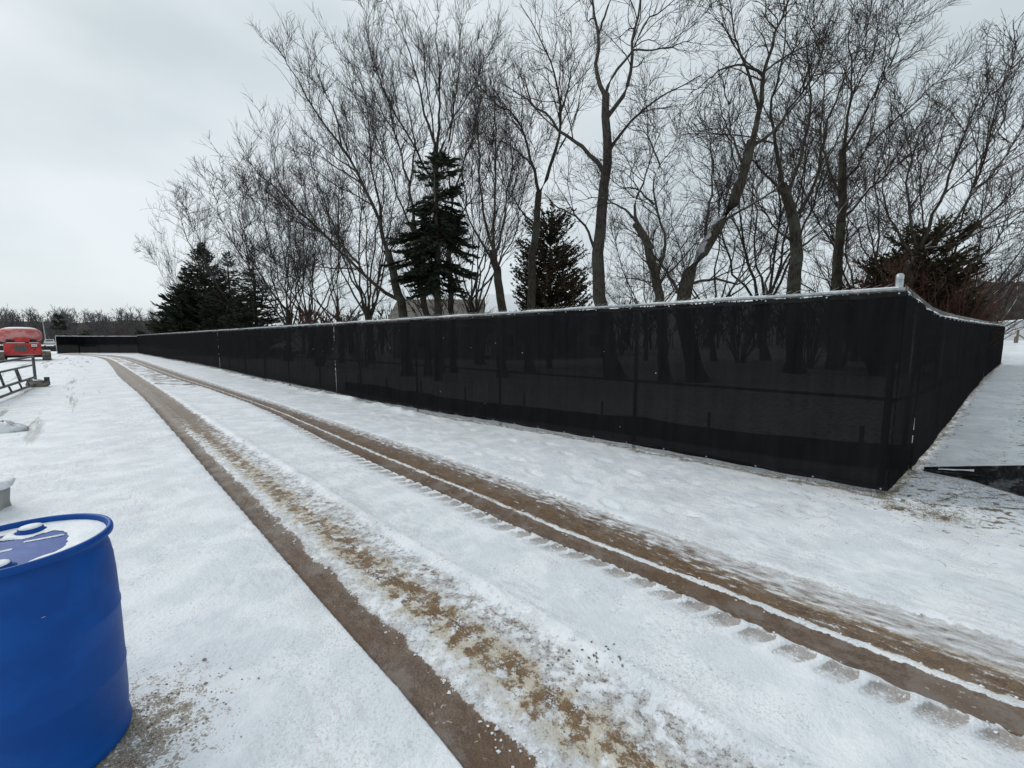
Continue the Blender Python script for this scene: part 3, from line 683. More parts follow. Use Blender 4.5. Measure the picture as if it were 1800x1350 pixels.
def silt_outside():
    o0 = np.array([5.33, 5.30]); root = empty('slumped_silt_fence', (*o0, 0))
    tag(root, 'slumped black silt cloth trailing over the snow to the right of the fence corner', 'silt fence')
    e = np.array([6.75, 3.15]) - o0; L = np.linalg.norm(e); u = e / L; nn = np.array([u[1], -u[0]]); nn = nn if nn[0] < 0 else -nn
    n = 60; K = 9; s = np.linspace(0, 1, n)
    top = 0.05 + np.minimum(0.72 * s, 0.30); V = []
    for k in range(K):
        t = k / (K - 1)
        out = (0.02 + 0.30 * sstep(0.1, 0.4, s)) * (1 - t) ** 1.6 + 0.03 * (fbm(s * 8, s * 0 + t * 3, 3, 5) - 0.5)
        x = u[0] * L * s + nn[0] * out; y = u[1] * L * s + nn[1] * out
        gg = ground_height(x + o0[0], y + o0[1])
        z = gg * (1 - t) + t * (top) + 0.012 + 0.03 * (fbm(s * 10, s * 0 + t * 4, 3, 8) - 0.5) * t * (1 - t) * 4
        V.append(np.stack([x, y, z], 1))
    V = np.stack(V, 1); i, j = np.meshgrid(np.arange(n - 1), np.arange(K - 1), indexing='ij')
    keep = ~(((j == 5) & (i > 2) & (i < 10)) & (i > 0))
    i, j = i[keep], j[keep]
    Q = np.stack([i * K + j, (i + 1) * K + j, (i + 1) * K + j + 1, i * K + j + 1], -1).reshape(-1, 4)
    link('cloth', np_mesh('cloth', V.reshape(-1, 3), Q), M['silt'], root)
    MB().tube([(u[0] * L * a, u[1] * L * a, 0.055 + min(0.72 * a, 0.30)) for a in np.linspace(0, 1, 22)], 0.011, 6).build('cord', M['silt'], root)
    MB().tube([(u[0] * L * a + nn[0] * 0.05, u[1] * L * a + nn[1] * 0.05, 0.03 + 0.3 * a) for a in np.linspace(0, 0.4, 10)], 0.010, 6).build('cord', M['silt'], root)
    MB().box((u[0] * L * 0.97 - nn[0] * 0.03, u[1] * L * 0.97 - nn[1] * 0.03, 0.2), (0.04, 0.04, 0.5)).build('stake', M['wood'], root)
silt_outside()

# ================================================================== trees
def tubes(P, R, S, twist=True):
    """P (N,K,3), R (N,K) -> verts, quads for N tubes of S sides"""
    N, K, _ = P.shape
    T = np.empty_like(P); T[:, 1:-1] = P[:, 2:] - P[:, :-2]; T[:, 0] = P[:, 1] - P[:, 0]; T[:, -1] = P[:, -1] - P[:, -2]
    T /= np.maximum(np.linalg.norm(T, axis=-1, keepdims=True), 1e-9)
    ref = np.zeros_like(T); m = np.abs(T[..., 2]) > 0.9; ref[..., 2] = 1; ref[m] = (1, 0, 0)
    A = np.cross(T, ref); A /= np.maximum(np.linalg.norm(A, axis=-1, keepdims=True), 1e-9); B = np.cross(T, A)
    an = 2 * np.pi * np.arange(S) / S
    V = P[:, :, None, :] + (A[:, :, None, :] * np.cos(an)[None, None, :, None] + B[:, :, None, :] * np.sin(an)[None, None, :, None]) * R[:, :, None, None]
    n, k, j = np.meshgrid(np.arange(N), np.arange(K - 1), np.arange(S), indexing='ij'); j2 = (j + 1) % S
    b = n * K * S
    Q = np.stack([b + k * S + j, b + k * S + j2, b + (k + 1) * S + j2, b + (k + 1) * S + j], -1).reshape(-1, 4)
    return V.reshape(-1, 3), Q

def resample(pts, rad, K):
    pts = np.asarray(pts, float); d = np.concatenate([[0], np.cumsum(np.linalg.norm(np.diff(pts, axis=0), axis=1))]); s = np.linspace(0, d[-1], K)
    # Catmull-like smoothing by fine interpolation and averaging
    P = np.stack([np.interp(s, d, pts[:, c]) for c in range(3)], 1)
    Q = P.copy(); Q[1:-1] = 0.25 * P[:-2] + 0.5 * P[1:-1] + 0.25 * P[2:]
    return Q, np.interp(s, [0, d[-1]], rad), d[-1]

def spawn(rg, P, R, n_per_m, t0, ang, Lr, K, rmin, up=0.25, wob=0.16, shrink=0.55, rfrac=0.55, out=None):
    """children of the branches P: arrays (N',K,3), (N',K)"""
    N, Kp, _ = P.shape
    seg = np.linalg.norm(np.diff(P, axis=1), axis=-1); L = seg.sum(1)
    cnt = rg.poisson(np.maximum(L * n_per_m * (1 - t0), 0.6)); idx = np.repeat(np.arange(N), cnt); M_ = len(idx)
    if M_ == 0: return np.zeros((0, K, 3)), np.zeros((0, K))
    t = t0 + (1 - t0) * rg.random(M_) ** 0.85; f = t * (Kp - 1); i0 = np.clip(f.astype(int), 0, Kp - 2); w = (f - i0)[:, None]
    base = P[idx, i0] * (1 - w) + P[idx, i0 + 1] * w
    tan = P[idx, i0 + 1] - P[idx, i0]; tan /= np.maximum(np.linalg.norm(tan, axis=1, keepdims=True), 1e-9)
    rb = R[idx, i0] * (1 - w[:, 0]) + R[idx, i0 + 1] * w[:, 0]
    rnd = rg.normal(size=(M_, 3)); side = rnd - (rnd * tan).sum(1, keepdims=True) * tan; side /= np.maximum(np.linalg.norm(side, axis=1, keepdims=True), 1e-9)
    a = np.radians(rg.uniform(ang[0], ang[1], M_))[:, None]
    d = tan * np.cos(a) + side * np.sin(a); d[:, 2] += up * rg.uniform(0.2, 1.2, M_)
    d /= np.linalg.norm(d, axis=1, keepdims=True)
    ln = rg.uniform(Lr[0], Lr[1], M_) * (1 - shrink * t) ; ln = np.minimum(ln, L[idx] * 0.9)
    out_P = np.empty((M_, K, 3)); out_P[:, 0] = base; cur = base.copy(); dd = d.copy(); step = ln / (K - 1)
    for k in range(1, K):
        dd = dd + rg.normal(size=(M_, 3)) * wob; dd[:, 2] += up * 0.22; dd /= np.linalg.norm(dd, axis=1, keepdims=True)
        cur = cur + dd * step[:, None]; out_P[:, k] = cur
    r0 = np.maximum(np.minimum(rb * rfrac, 0.0075 * ln + rmin), rmin)
    R_ = r0[:, None] * np.linspace(1, 0.35, K)[None, :]; R_ = np.maximum(R_, rmin * 0.55)
    return out_P, R_

def merge(parts):
    Vs, Qs, b = [], [], 0
    for V, Q in parts:
        Vs.append(V); Qs.append(Q + b); b += len(V)
    return np.vstack(Vs), np.vstack(Qs)

def bare_tree(name, label, base, limbs, seed, dens=(2.4, 4.1, 5.8), lens=((1.7, 3.8), (0.9, 2.0), (0.4, 1.0)), ang=(28, 58), up=0.17, mats=('bark', 'twig'), group=None, rmin=0.0065, cat='tree', t0=0.22, wob=0.16):
    """limbs: list of (points in world, r0, r1)"""
    rg = np.random.default_rng(seed); base = np.asarray(base, float)
    KL = 14; PL, RL = [], []
    trunk = []
    for q, (pts, r0, r1) in enumerate(limbs):
        k_ = 0.86 if q == 0 else 0.66
        P, R, L = resample(np.asarray(pts) - base, (r0 * k_, r1 * k_), KL)
        if q: R = np.interp(np.linspace(0, 1, KL), [0, 0.35, 1], [r0 * k_, (0.52 * r0 + 0.48 * r1) * k_, r1 * k_ * 0.6])
        jit = rg.normal(size=P.shape) * 0.018 * L / 3; jit[0] = 0; P = P + np.clip(jit, -0.07, 0.07)
        PL.append(P); RL.append(R)
    PL = np.array(PL); RL = np.array(RL)
    root = empty(name, base); tag(root, label, cat, group)
    RLf = RL.copy(); low = (PL[..., 2] < 0.5); RLf = RLf * np.where(low, 1 + 0.5 * (0.5 - np.clip(PL[..., 2], 0, 0.5)) / 0.5, 1)
    V, Q = tubes(PL, RLf, 9); link('trunk', np_mesh('trunk', V, Q), M[mats[0]], root)
    # side growth only on the thinner limbs
    lim = [i for i in range(len(limbs)) if limbs[i][2] < 0.16]
    P0, R0_ = PL[lim], RL[lim]
    P1, R1 = spawn(rg, P0, R0_, dens[0], t0, ang, lens[0], 7, rmin * 1.8, up, wob)
    # the limb tips go on as long shoots
    P2, R2 = spawn(rg, np.concatenate([P1]), R1, dens[1], 0.12, (22, 52), lens[1], 5, rmin * 1.2, up, wob)
    P2b, R2b = spawn(rg, P0, R0_, dens[1] * 0.55, 0.35, (25, 60), lens[1], 5, rmin * 1.2, up, wob)
    P2 = np.concatenate([P2, P2b]); R2 = np.concatenate([R2, R2b])
    P3, R3 = spawn(rg, P2, R2, dens[2], 0.08, (18, 50), lens[2], 3, rmin, up, wob)
    V, Q = merge([tubes(P1, R1, 5), tubes(P2, R2, 3), tubes(P3, R3, 3)])
    link('crown', np_mesh('crown', V, Q), M[mats[1]], root)
    return root

def traced(Y, base_x, trunk, tr, limbs, seed, dY=1.3):
    """limb outlines seen in the photo, given depth: each limb leans towards or away from the viewer"""
    rg = np.random.default_rng(seed + 900)
    b = at(base_x, 640, Y); b[2] = terrain(b[0], b[1]) - 0.08
    out = [([b] + [at(x, y, Y) for x, y in trunk], tr[0], tr[1])]
    joints = {}
    for pts, r0, r1 in limbs:
        lean = rg.uniform(-1, 1) * dY; n = len(pts)
        # start at the trunk or at an earlier limb
        best, by = 1e9, Y
        for (pp, _, _) in out:
            A = np.array(pp)
            for k in range(len(A) - 1):
                for w in (0, 0.25, 0.5, 0.75, 1.0):
                    c = A[k] * (1 - w) + A[k + 1] * w; e = at(pts[0][0], pts[0][1], c[1]); dd = np.hypot(c[0] - e[0], c[2] - e[2])
                    if dd < best: best, by = dd, c[1]
        out.append(([at(x, y, by + lean * (k / (n - 1)) ** 1.1) for k, (x, y) in enumerate(pts)], r0, r1))
    return b, out

def T(name, label, Y, bx, trunk, tr, limbs, seed, **kw):
    b, L = traced(Y, bx, trunk, tr, limbs, seed, kw.pop('dY', 1.3)); return bare_tree(name, label, b, L, seed, **kw)

T('bare_tree', 'tallest bare tree with a thick upright trunk, standing right of centre behind the fence', 17.5, 1082, [(1064, 560), (1056, 530), (1048, 485), (1055, 430), (1062, 360), (1064, 300), (1066, 230), (1064, 165)], (0.37, 0.165), [
    ([(1064, 168), (1046, 135), (1050, 100), (1053, 60), (1045, 20), (1035, -40), (1030, -100)], 0.14, 0.04),
    ([(1068, 205), (1085, 185), (1105, 150), (1112, 110), (1110, 70), (1118, 30), (1135, -30), (1140, -90)], 0.14, 0.04),
    ([(1064, 168), (1075, 135), (1090, 115), (1112, 90), (1130, 40), (1160, 20), (1200, -10)], 0.1, 0.03),
    ([(1060, 300), (1045, 275), (1015, 250), (985, 232), (960, 200), (930, 180), (905, 165), (898, 145)], 0.14, 0.04),
    ([(935, 185), (925, 150), (922, 130)], 0.06, 0.04),
    ([(1072, 265), (1092, 230), (1115, 208), (1135, 185), (1165, 165), (1200, 150), (1232, 132)], 0.1, 0.03),
    ([(1050, 455), (1040, 420), (1020, 385), (1000, 372), (970, 360), (958, 340)], 0.1, 0.04),
    ([(1112, 88), (1150, 88), (1190, 80), (1230, 60)], 0.06, 0.02),
    ([(1052, 60), (1065, 20), (1080, -20), (1085, -80)], 0.07, 0.03)], 1, dens=(1.6, 3.6, 5.2), mats=('bark_grey', 'twig_grey'), t0=0.3)
T('bare_tree', 'bare tree forking high into two curved limbs in front of the round evergreen', 21, 932, [(934, 530), (936, 470), (940, 420), (944, 370), (948, 340)], (0.27, 0.18), [
    ([(948, 340), (965, 305), (980, 270), (986, 220), (983, 160), (975, 120), (955, 75), (935, 40), (915, 5)], 0.14, 0.03),
    ([(948, 340), (935, 290), (925, 240), (905, 205), (880, 185), (850, 165), (830, 130)], 0.13, 0.03),
    ([(936, 292), (915, 270), (890, 250), (860, 245)], 0.07, 0.02), ([(985, 200), (1000, 150), (1010, 100), (1000, 60)], 0.07, 0.02),
    ([(945, 400), (915, 370), (890, 330), (870, 300)], 0.08, 0.02), ([(980, 270), (1010, 215), (1020, 160), (1030, 110)], 0.07, 0.02)], 2, mats=('bark', 'twig_grey'))
T('bare_tree', 'bare tree with a mossy trunk and a spray of upright shoots right of the spruce', 19, 884, [(882, 545), (876, 490), (868, 440)], (0.27, 0.19), [
    ([(868, 440), (855, 410), (848, 350), (842, 270), (835, 200), (825, 120)], 0.1, 0.02), ([(869, 440), (868, 380), (872, 300), (870, 220), (868, 130)], 0.1, 0.02),
    ([(871, 445), (885, 400), (890, 340), (905, 270), (915, 200)], 0.09, 0.02), ([(872, 470), (845, 430), (820, 380), (815, 300), (805, 230)], 0.09, 0.02)], 3, ang=(18, 42), up=0.35, mats=('bark', 'twig_grey'))
T('leaning_tree', 'bare tree with a long limb leaning far left across the sky', 20, 716, [(710, 550), (700, 515), (690, 480), (682, 445)], (0.3, 0.19), [
    ([(682, 445), (672, 410), (660, 370), (640, 325), (615, 290), (600, 255), (570, 215), (540, 170), (510, 120), (495, 80)], 0.15, 0.025),
    ([(703, 528), (680, 515), (655, 495), (620, 465), (580, 425), (545, 390), (510, 355), (470, 315), (440, 290), (415, 265)], 0.14, 0.025),
    ([(560, 405), (530, 375), (495, 335), (480, 290), (490, 240)], 0.07, 0.02), ([(673, 412), (665, 350), (650, 290), (650, 220), (640, 150), (600, 90)], 0.09, 0.02),
    ([(640, 482), (610, 440), (560, 405), (500, 385), (440, 350)], 0.07, 0.02), ([(640, 325), (600, 300), (555, 270), (520, 255)], 0.06, 0.02),
    ([(600, 255), (590, 200), (560, 140), (555, 100)], 0.06, 0.02)], 4, ang=(20, 48), up=0.35, mats=('bark', 'twig_grey'))
T('bare_tree', 'tall slender bare tree rising through the dark spruce', 22, 773, [(772, 545), (768, 470), (768, 400), (768, 320), (768, 260)], (0.23, 0.15), [
    ([(768, 262), (750, 210), (735, 150), (720, 90), (700, 40), (680, 0)], 0.11, 0.02), ([(768, 262), (775, 190), (770, 120), (765, 60), (770, 10)], 0.11, 0.02),
    ([(768, 300), (790, 240), (800, 170), (810, 110), (805, 40)], 0.09, 0.02), ([(768, 330), (735, 270), (700, 210), (670, 150), (650, 90), (645, 20)], 0.1, 0.02),
    ([(768, 290), (760, 220), (748, 150), (745, 80), (730, 20)], 0.08, 0.02), ([(768, 280), (800, 200), (840, 140), (860, 90)], 0.08, 0.02)], 5, ang=(16, 42), up=0.35, mats=('bark', 'twig_grey'))
T('bare_tree', 'thin bare tree curving left just left of the dark spruce', 20, 752, [(748, 548), (740, 500), (733, 440), (727, 390)], (0.2, 0.13), [
    ([(727, 392), (715, 300), (690, 230), (660, 170), (640, 100)], 0.1, 0.02), ([(730, 420), (700, 350), (680, 270), (640, 200), (610, 150)], 0.08, 0.02),
    ([(720, 330), (730, 250), (715, 180), (700, 110)], 0.07, 0.02)], 6, ang=(18, 45), up=0.3)
T('bare_tree', 'thin bare tree curving right between the spruce and the round evergreen', 22, 798, [(795, 545), (790, 470), (790, 400)], (0.2, 0.14), [
    ([(790, 402), (800, 330), (820, 270), (840, 210), (845, 150)], 0.1, 0.02), ([(790, 430), (815, 370), (850, 320), (880, 250)], 0.08, 0.02),
    ([(795, 360), (785, 290), (800, 220), (795, 150)], 0.08, 0.02)], 7, ang=(20, 48), up=0.28)
T('crooked_tree', 'crooked snow-streaked bare tree right of the tallest trunk', 15.5, 1170, [(1160, 530), (1155, 500), (1145, 460), (1132, 420), (1120, 390)], (0.23, 0.15), [
    ([(1120, 392), (1105, 372), (1085, 362), (1060, 345), (1030, 350)], 0.08, 0.02), ([(1154, 492), (1170, 440), (1168, 400), (1150, 360), (1145, 320), (1160, 280), (1200, 250)], 0.1, 0.02),
    ([(1120, 392), (1115, 350), (1135, 310), (1150, 260), (1170, 210)], 0.08, 0.02), ([(1150, 360), (1120, 330), (1090, 330), (1070, 310)], 0.06, 0.02),
    ([(1160, 290), (1140, 240), (1120, 220)], 0.05, 0.02)], 8, ang=(30, 65), up=0.12, mats=('bark_grey', 'twig'), wob=0.22)
T('bare_tree', 'thick bare tree slanting right with an arching low branch', 15, 1228, [(1195, 530), (1207, 490), (1225, 455), (1245, 430), (1268, 390), (1290, 350), (1310, 300), (1322, 250)], (0.34, 0.17), [
    ([(1322, 252), (1335, 200), (1342, 140), (1350, 90), (1370, 40), (1390, 0), (1400, -60)], 0.15, 0.03), ([(1196, 520), (1180, 490), (1160, 460), (1140, 440), (1128, 410)], 0.1, 0.04),
    ([(1335, 195), (1320, 140), (1300, 90), (1285, 30), (1280, -30)], 0.09, 0.02), ([(1322, 255), (1350, 240), (1385, 200), (1420, 150), (1450, 80), (1480, 10)], 0.1, 0.02),
    ([(1341, 130), (1300, 112), (1260, 125), (1235, 150), (1210, 165)], 0.07, 0.02), ([(1245, 430), (1240, 380), (1255, 330), (1250, 270), (1240, 210)], 0.09, 0.02),
    ([(1204, 503), (1240, 490), (1275, 490), (1300, 505), (1320, 480), (1340, 430)], 0.09, 0.03), ([(1268, 390), (1320, 360), (1370, 330), (1400, 280)], 0.08, 0.02),
    ([(1310, 300), (1290, 250), (1270, 200), (1260, 160)], 0.07, 0.02)], 9, ang=(28, 62), up=0.11)
T('bare_tree', 'broad bare tree with a stout grey trunk left of the corner evergreen', 17, 1397, [(1395, 510), (1400, 450), (1395, 390), (1385, 350), (1374, 322)], (0.36, 0.19), [
    ([(1374, 324), (1365, 270), (1355, 220), (1355, 170), (1375, 110), (1385, 50), (1380, -20)], 0.12, 0.02), ([(1384, 348), (1405, 290), (1420, 220), (1425, 150), (1415, 90), (1430, 20)], 0.12, 0.02),
    ([(1380, 340), (1350, 310), (1330, 290), (1310, 262), (1300, 220)], 0.1, 0.02), ([(1395, 390), (1430, 340), (1440, 280), (1460, 200), (1490, 120), (1530, 40)], 0.12, 0.02),
    ([(1398, 430), (1360, 400), (1330, 350), (1310, 320)], 0.08, 0.02), ([(1398, 440), (1440, 410), (1480, 370), (1500, 320)], 0.08, 0.02)], 10, ang=(26, 58), up=0.15)
T('bare_tree', 'bare tree with long limbs sweeping up to the right above the corner', 18.5, 1466, [(1470, 510), (1478, 430), (1480, 340), (1483, 262)], (0.28, 0.15), [
    ([(1483, 264), (1490, 190), (1500, 130), (1490, 60), (1500, 0)], 0.1, 0.02), ([(1480, 332), (1510, 280), (1545, 235), (1590, 200), (1640, 150), (1680, 100)], 0.1, 0.02),
    ([(1479, 385), (1530, 330), (1600, 270), (1650, 220), (1700, 150)], 0.1, 0.02), ([(1483, 264), (1520, 200), (1560, 120), (1590, 60), (1620, 20)], 0.1, 0.02),
    ([(1480, 350), (1450, 290), (1440, 220), (1450, 150), (1440, 80)], 0.08, 0.02), ([(1500, 165), (1530, 110), (1545, 60), (1540, 10)], 0.06, 0.02)], 11, ang=(20, 50), up=0.15)
T('spreading_tree', 'bare tree fanning low limbs out to the right edge of the picture', 16, 1600, [(1592, 500), (1600, 460), (1612, 440)], (0.27, 0.17), [
    ([(1610, 445), (1640, 420), (1680, 390), (1710, 340), (1730, 280), (1745, 220), (1765, 150), (1780, 90)], 0.1, 0.02), ([(1640, 420), (1700, 400), (1750, 370), (1790, 330), (1830, 280)], 0.08, 0.02),
    ([(1611, 445), (1630, 400), (1660, 340), (1680, 270), (1710, 200), (1740, 130)], 0.1, 0.02), ([(1611, 442), (1600, 380), (1590, 320), (1610, 250), (1640, 190)], 0.09, 0.02),
    ([(1618, 440), (1680, 430), (1740, 400), (1800, 370), (1850, 350)], 0.08, 0.02), ([(1606, 452), (1570, 400), (1550, 340), (1560, 270)], 0.08, 0.02),
    ([(1710, 340), (1750, 300), (1790, 240), (1820, 180)], 0.06, 0.02)], 12, ang=(16, 44), up=0.2)

# background bare trees, grown rather than traced
PROTO = {}
KINDS = {'wide': (0.95, 10, 1), 'stems': (0.5, 6, 2), 'mid': (0.62, 9, 1), 'tall': (0.46, 9, 1)}
def grown(label, x, y_top, Y, kind, turn=0.0, wide=1.0):
    top = at(x, y_top, Y); b = at(x, 640, Y); b[2] = terrain(b[0], b[1]) - 0.08; Ht = top[2] - b[2]
    if kind not in PROTO:
        spread, nl, stems = KINDS[kind]; seed = 31 + len(PROTO); rg = np.random.default_rng(seed + 300); H = 10.0; r = 0.13; limbs = []
        for st in range(stems):
            o = np.array([rg.uniform(-0.3, 0.3), rg.uniform(-0.3, 0.3), 0]) * (stems > 1); fork = H * rg.uniform(0.2, 0.34)
            tip = np.array([o[0] + rg.uniform(-0.25, 0.25), o[1] + rg.uniform(-0.25, 0.25), fork])
            limbs.append(([o, (o + tip) / 2 + rg.normal(size=3) * [0.06, 0.06, 0], tip], r, r * 0.7 if r * 0.7 > 0.16 else 0.1601 if stems == 1 else 0.11))
            for k in range(nl):
                az = 2 * np.pi * (k + rg.uniform(-0.3, 0.3)) / nl; sp = spread * H * rg.uniform(0.3, 0.6) * (0.2 if k == 0 else 1.0); hh = H * rg.uniform(0.74, 0.97) if k else H * 0.97
                if rg.random() < 0.35 and k: hh *= 0.7; sp *= 1.15
                e = np.array([math.cos(az) * sp, math.sin(az) * sp, hh]); st_ = tip * 1.0; st_[2] -= rg.uniform(0, 0.35) * fork
                m1 = st_ + (e - st_) * [0.5, 0.5, 0.33] + rg.normal(size=3) * 0.16; m2 = st_ + (e - st_) * [0.82, 0.82, 0.68] + rg.normal(size=3) * 0.2
                limbs.append(([st_, m1, m2, e], 0.065, 0.012))
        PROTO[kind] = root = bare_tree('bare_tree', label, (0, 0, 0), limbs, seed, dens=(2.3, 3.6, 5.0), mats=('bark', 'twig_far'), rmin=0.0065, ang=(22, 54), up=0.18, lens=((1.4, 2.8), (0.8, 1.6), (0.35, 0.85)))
    else:
        root = copy_tree(PROTO[kind])
    root.location = b; root.rotation_euler = (0, 0, turn); root.scale = (Ht / 10 * wide, Ht / 10 * wide, Ht / 10)
    tag(root, label, 'tree', 'bare trees behind the fence')
    return root

grown('wide bare tree rising behind the dark spruces at the left end', 362, 328, 60, 'wide', 0.3, 0.46)
grown('dense bare tree behind the right side of the left spruces', 440, 330, 46, 'mid', 1.1, 1.2)
grown('many-stemmed bare tree right of the left spruces', 500, 312, 34, 'stems', 0.4, 1.1)
grown('bare tree with a narrow crown above the reddish shrub', 545, 325, 38, 'tall', 2.0, 1.2)
grown('bare tree under the long leaning limb', 600, 300, 31, 'mid', 2.6)
grown('bare tree seen between the leaning limb and the spruce', 655, 205, 30, 'tall', 0.5, 1.1)
grown('slim bare tree behind the upright shoots left of the tallest trunk', 850, 190, 29, 'stems', 2.2, 0.9)
grown('small bare tree behind the crooked snow-streaked one', 1135, 270, 27, 'wide', 1.9, 0.75)
grown('bare tree filling the gap behind the slanting trunk', 1255, 210, 26, 'mid', 4.0)
grown('high bare tree behind the broad one with the grey trunk', 1345, 120, 26, 'tall', 5.0, 1.2)
grown('high bare tree behind the limbs that sweep up right', 1500, 150, 25, 'mid', 5.4, 1.0)
grown('bare tree behind the corner evergreen with a rounded crown', 1590, 150, 23, 'mid', 0.2)
grown('bare tree beyond the side fence at the right edge', 1690, 190, 25, 'wide', 3.9, 0.7)
grown('small low bare tree in front of the brown wooded hill', 1745, 390, 27, 'wide', 5.2, 1.2)
grown('small pale bare tree low behind the tallest trunk', 1090, 480, 40, 'stems', 4.4, 1.3)
grown('pale rounded bare tree far off left of the dark spruces', 212, 548, 105, 'wide', 2.8, 1.25)
grown('pale bare tree far off, nearest the dark spruces', 246, 545, 108, 'wide', 4.8, 1.25)

# shrubs ---------------------------------------------------------------
def shrub(name, label, x, y_top, Y, width, seed, mat='twig_red', n=26, rmin=0.006, cat='shrub', dens=(3.4, 4.2)):
    rg = np.random.default_rng(seed); b = at(x, 640, Y); b[2] = terrain(b[0], b[1]) - 0.03; Ht = at(x, y_top, Y)[2] - b[2]
    P = np.empty((n, 8, 3)); R = np.empty((n, 8))
    for k in range(n):
        az = rg.uniform(0, 2 * np.pi); sp = width * 0.5 * rg.random() ** 0.6; hh = Ht * rg.uniform(0.55, 1.0) * (1 - 0.35 * (sp / (width * 0.5)) ** 2)
        t = np.linspace(0, 1, 8); P[k, :, 0] = np.cos(az) * (0.2 + sp * t ** 1.1); P[k, :, 1] = np.sin(az) * (0.2 + sp * t ** 1.1); P[k, :, 2] = hh * t ** 0.85
        P[k] += rg.normal(size=(8, 3)) * 0.035 * t[:, None]; R[k] = np.linspace(0.02, 0.007, 8)
    root = empty(name, b); tag(root, label, cat)
    V, Q = tubes(P, R, 5); link('stem', np_mesh('stem', V, Q), M[mat], root)
    P1, R1 = spawn(rg, P, R, dens[0], 0.15, (25, 60), (0.5, 1.2), 5, rmin * 1.3, 0.2, 0.2); P2, R2 = spawn(rg, P1, R1, dens[1], 0.1, (25, 60), (0.25, 0.6), 3, rmin, 0.15, 0.2)
    V, Q = merge([tubes(P1, R1, 4), tubes(P2, R2, 3)]); link('crown', np_mesh('crown', V, Q), M[mat], root)
shrub('red_shrub', 'reddish brown leafless shrub beside the left spruces', 562, 505, 27, 5.0, 61, n=46)
shrub('red_shrub', 'reddish twiggy shrub under the broad bare tree near the corner', 1475, 395, 20, 4.5, 62, 'twig_red', 50)
shrub('twiggy_shrub', 'tangled grey-brown brush at the foot of the stout grey trunk', 1420, 440, 19.5, 4.0, 63, 'twig', 40)
shrub('twiggy_shrub', 'low brush behind the fence under the leaning limb', 640, 520, 26, 4.0, 64, 'twig', 30)
shrub('twiggy_shrub', 'brown brush seen beyond the side fence by the hill', 1690, 520, 22, 4.5, 65, 'twig_red', 46)
shrub('twiggy_shrub', 'brown twiggy brush in front of the corner evergreen', 1665, 455, 15, 3.6, 67, 'twig_red', 60)
shrub('twiggy_shrub', 'brown brush left of the corner post, in front of the olive evergreens', 1545, 430, 15.5, 3.6, 68, 'twig_red', 60)
shrub('twiggy_shrub', 'tangled brush behind the slanting trunk', 1300, 470, 24, 4.5, 66, 'twig', 40)

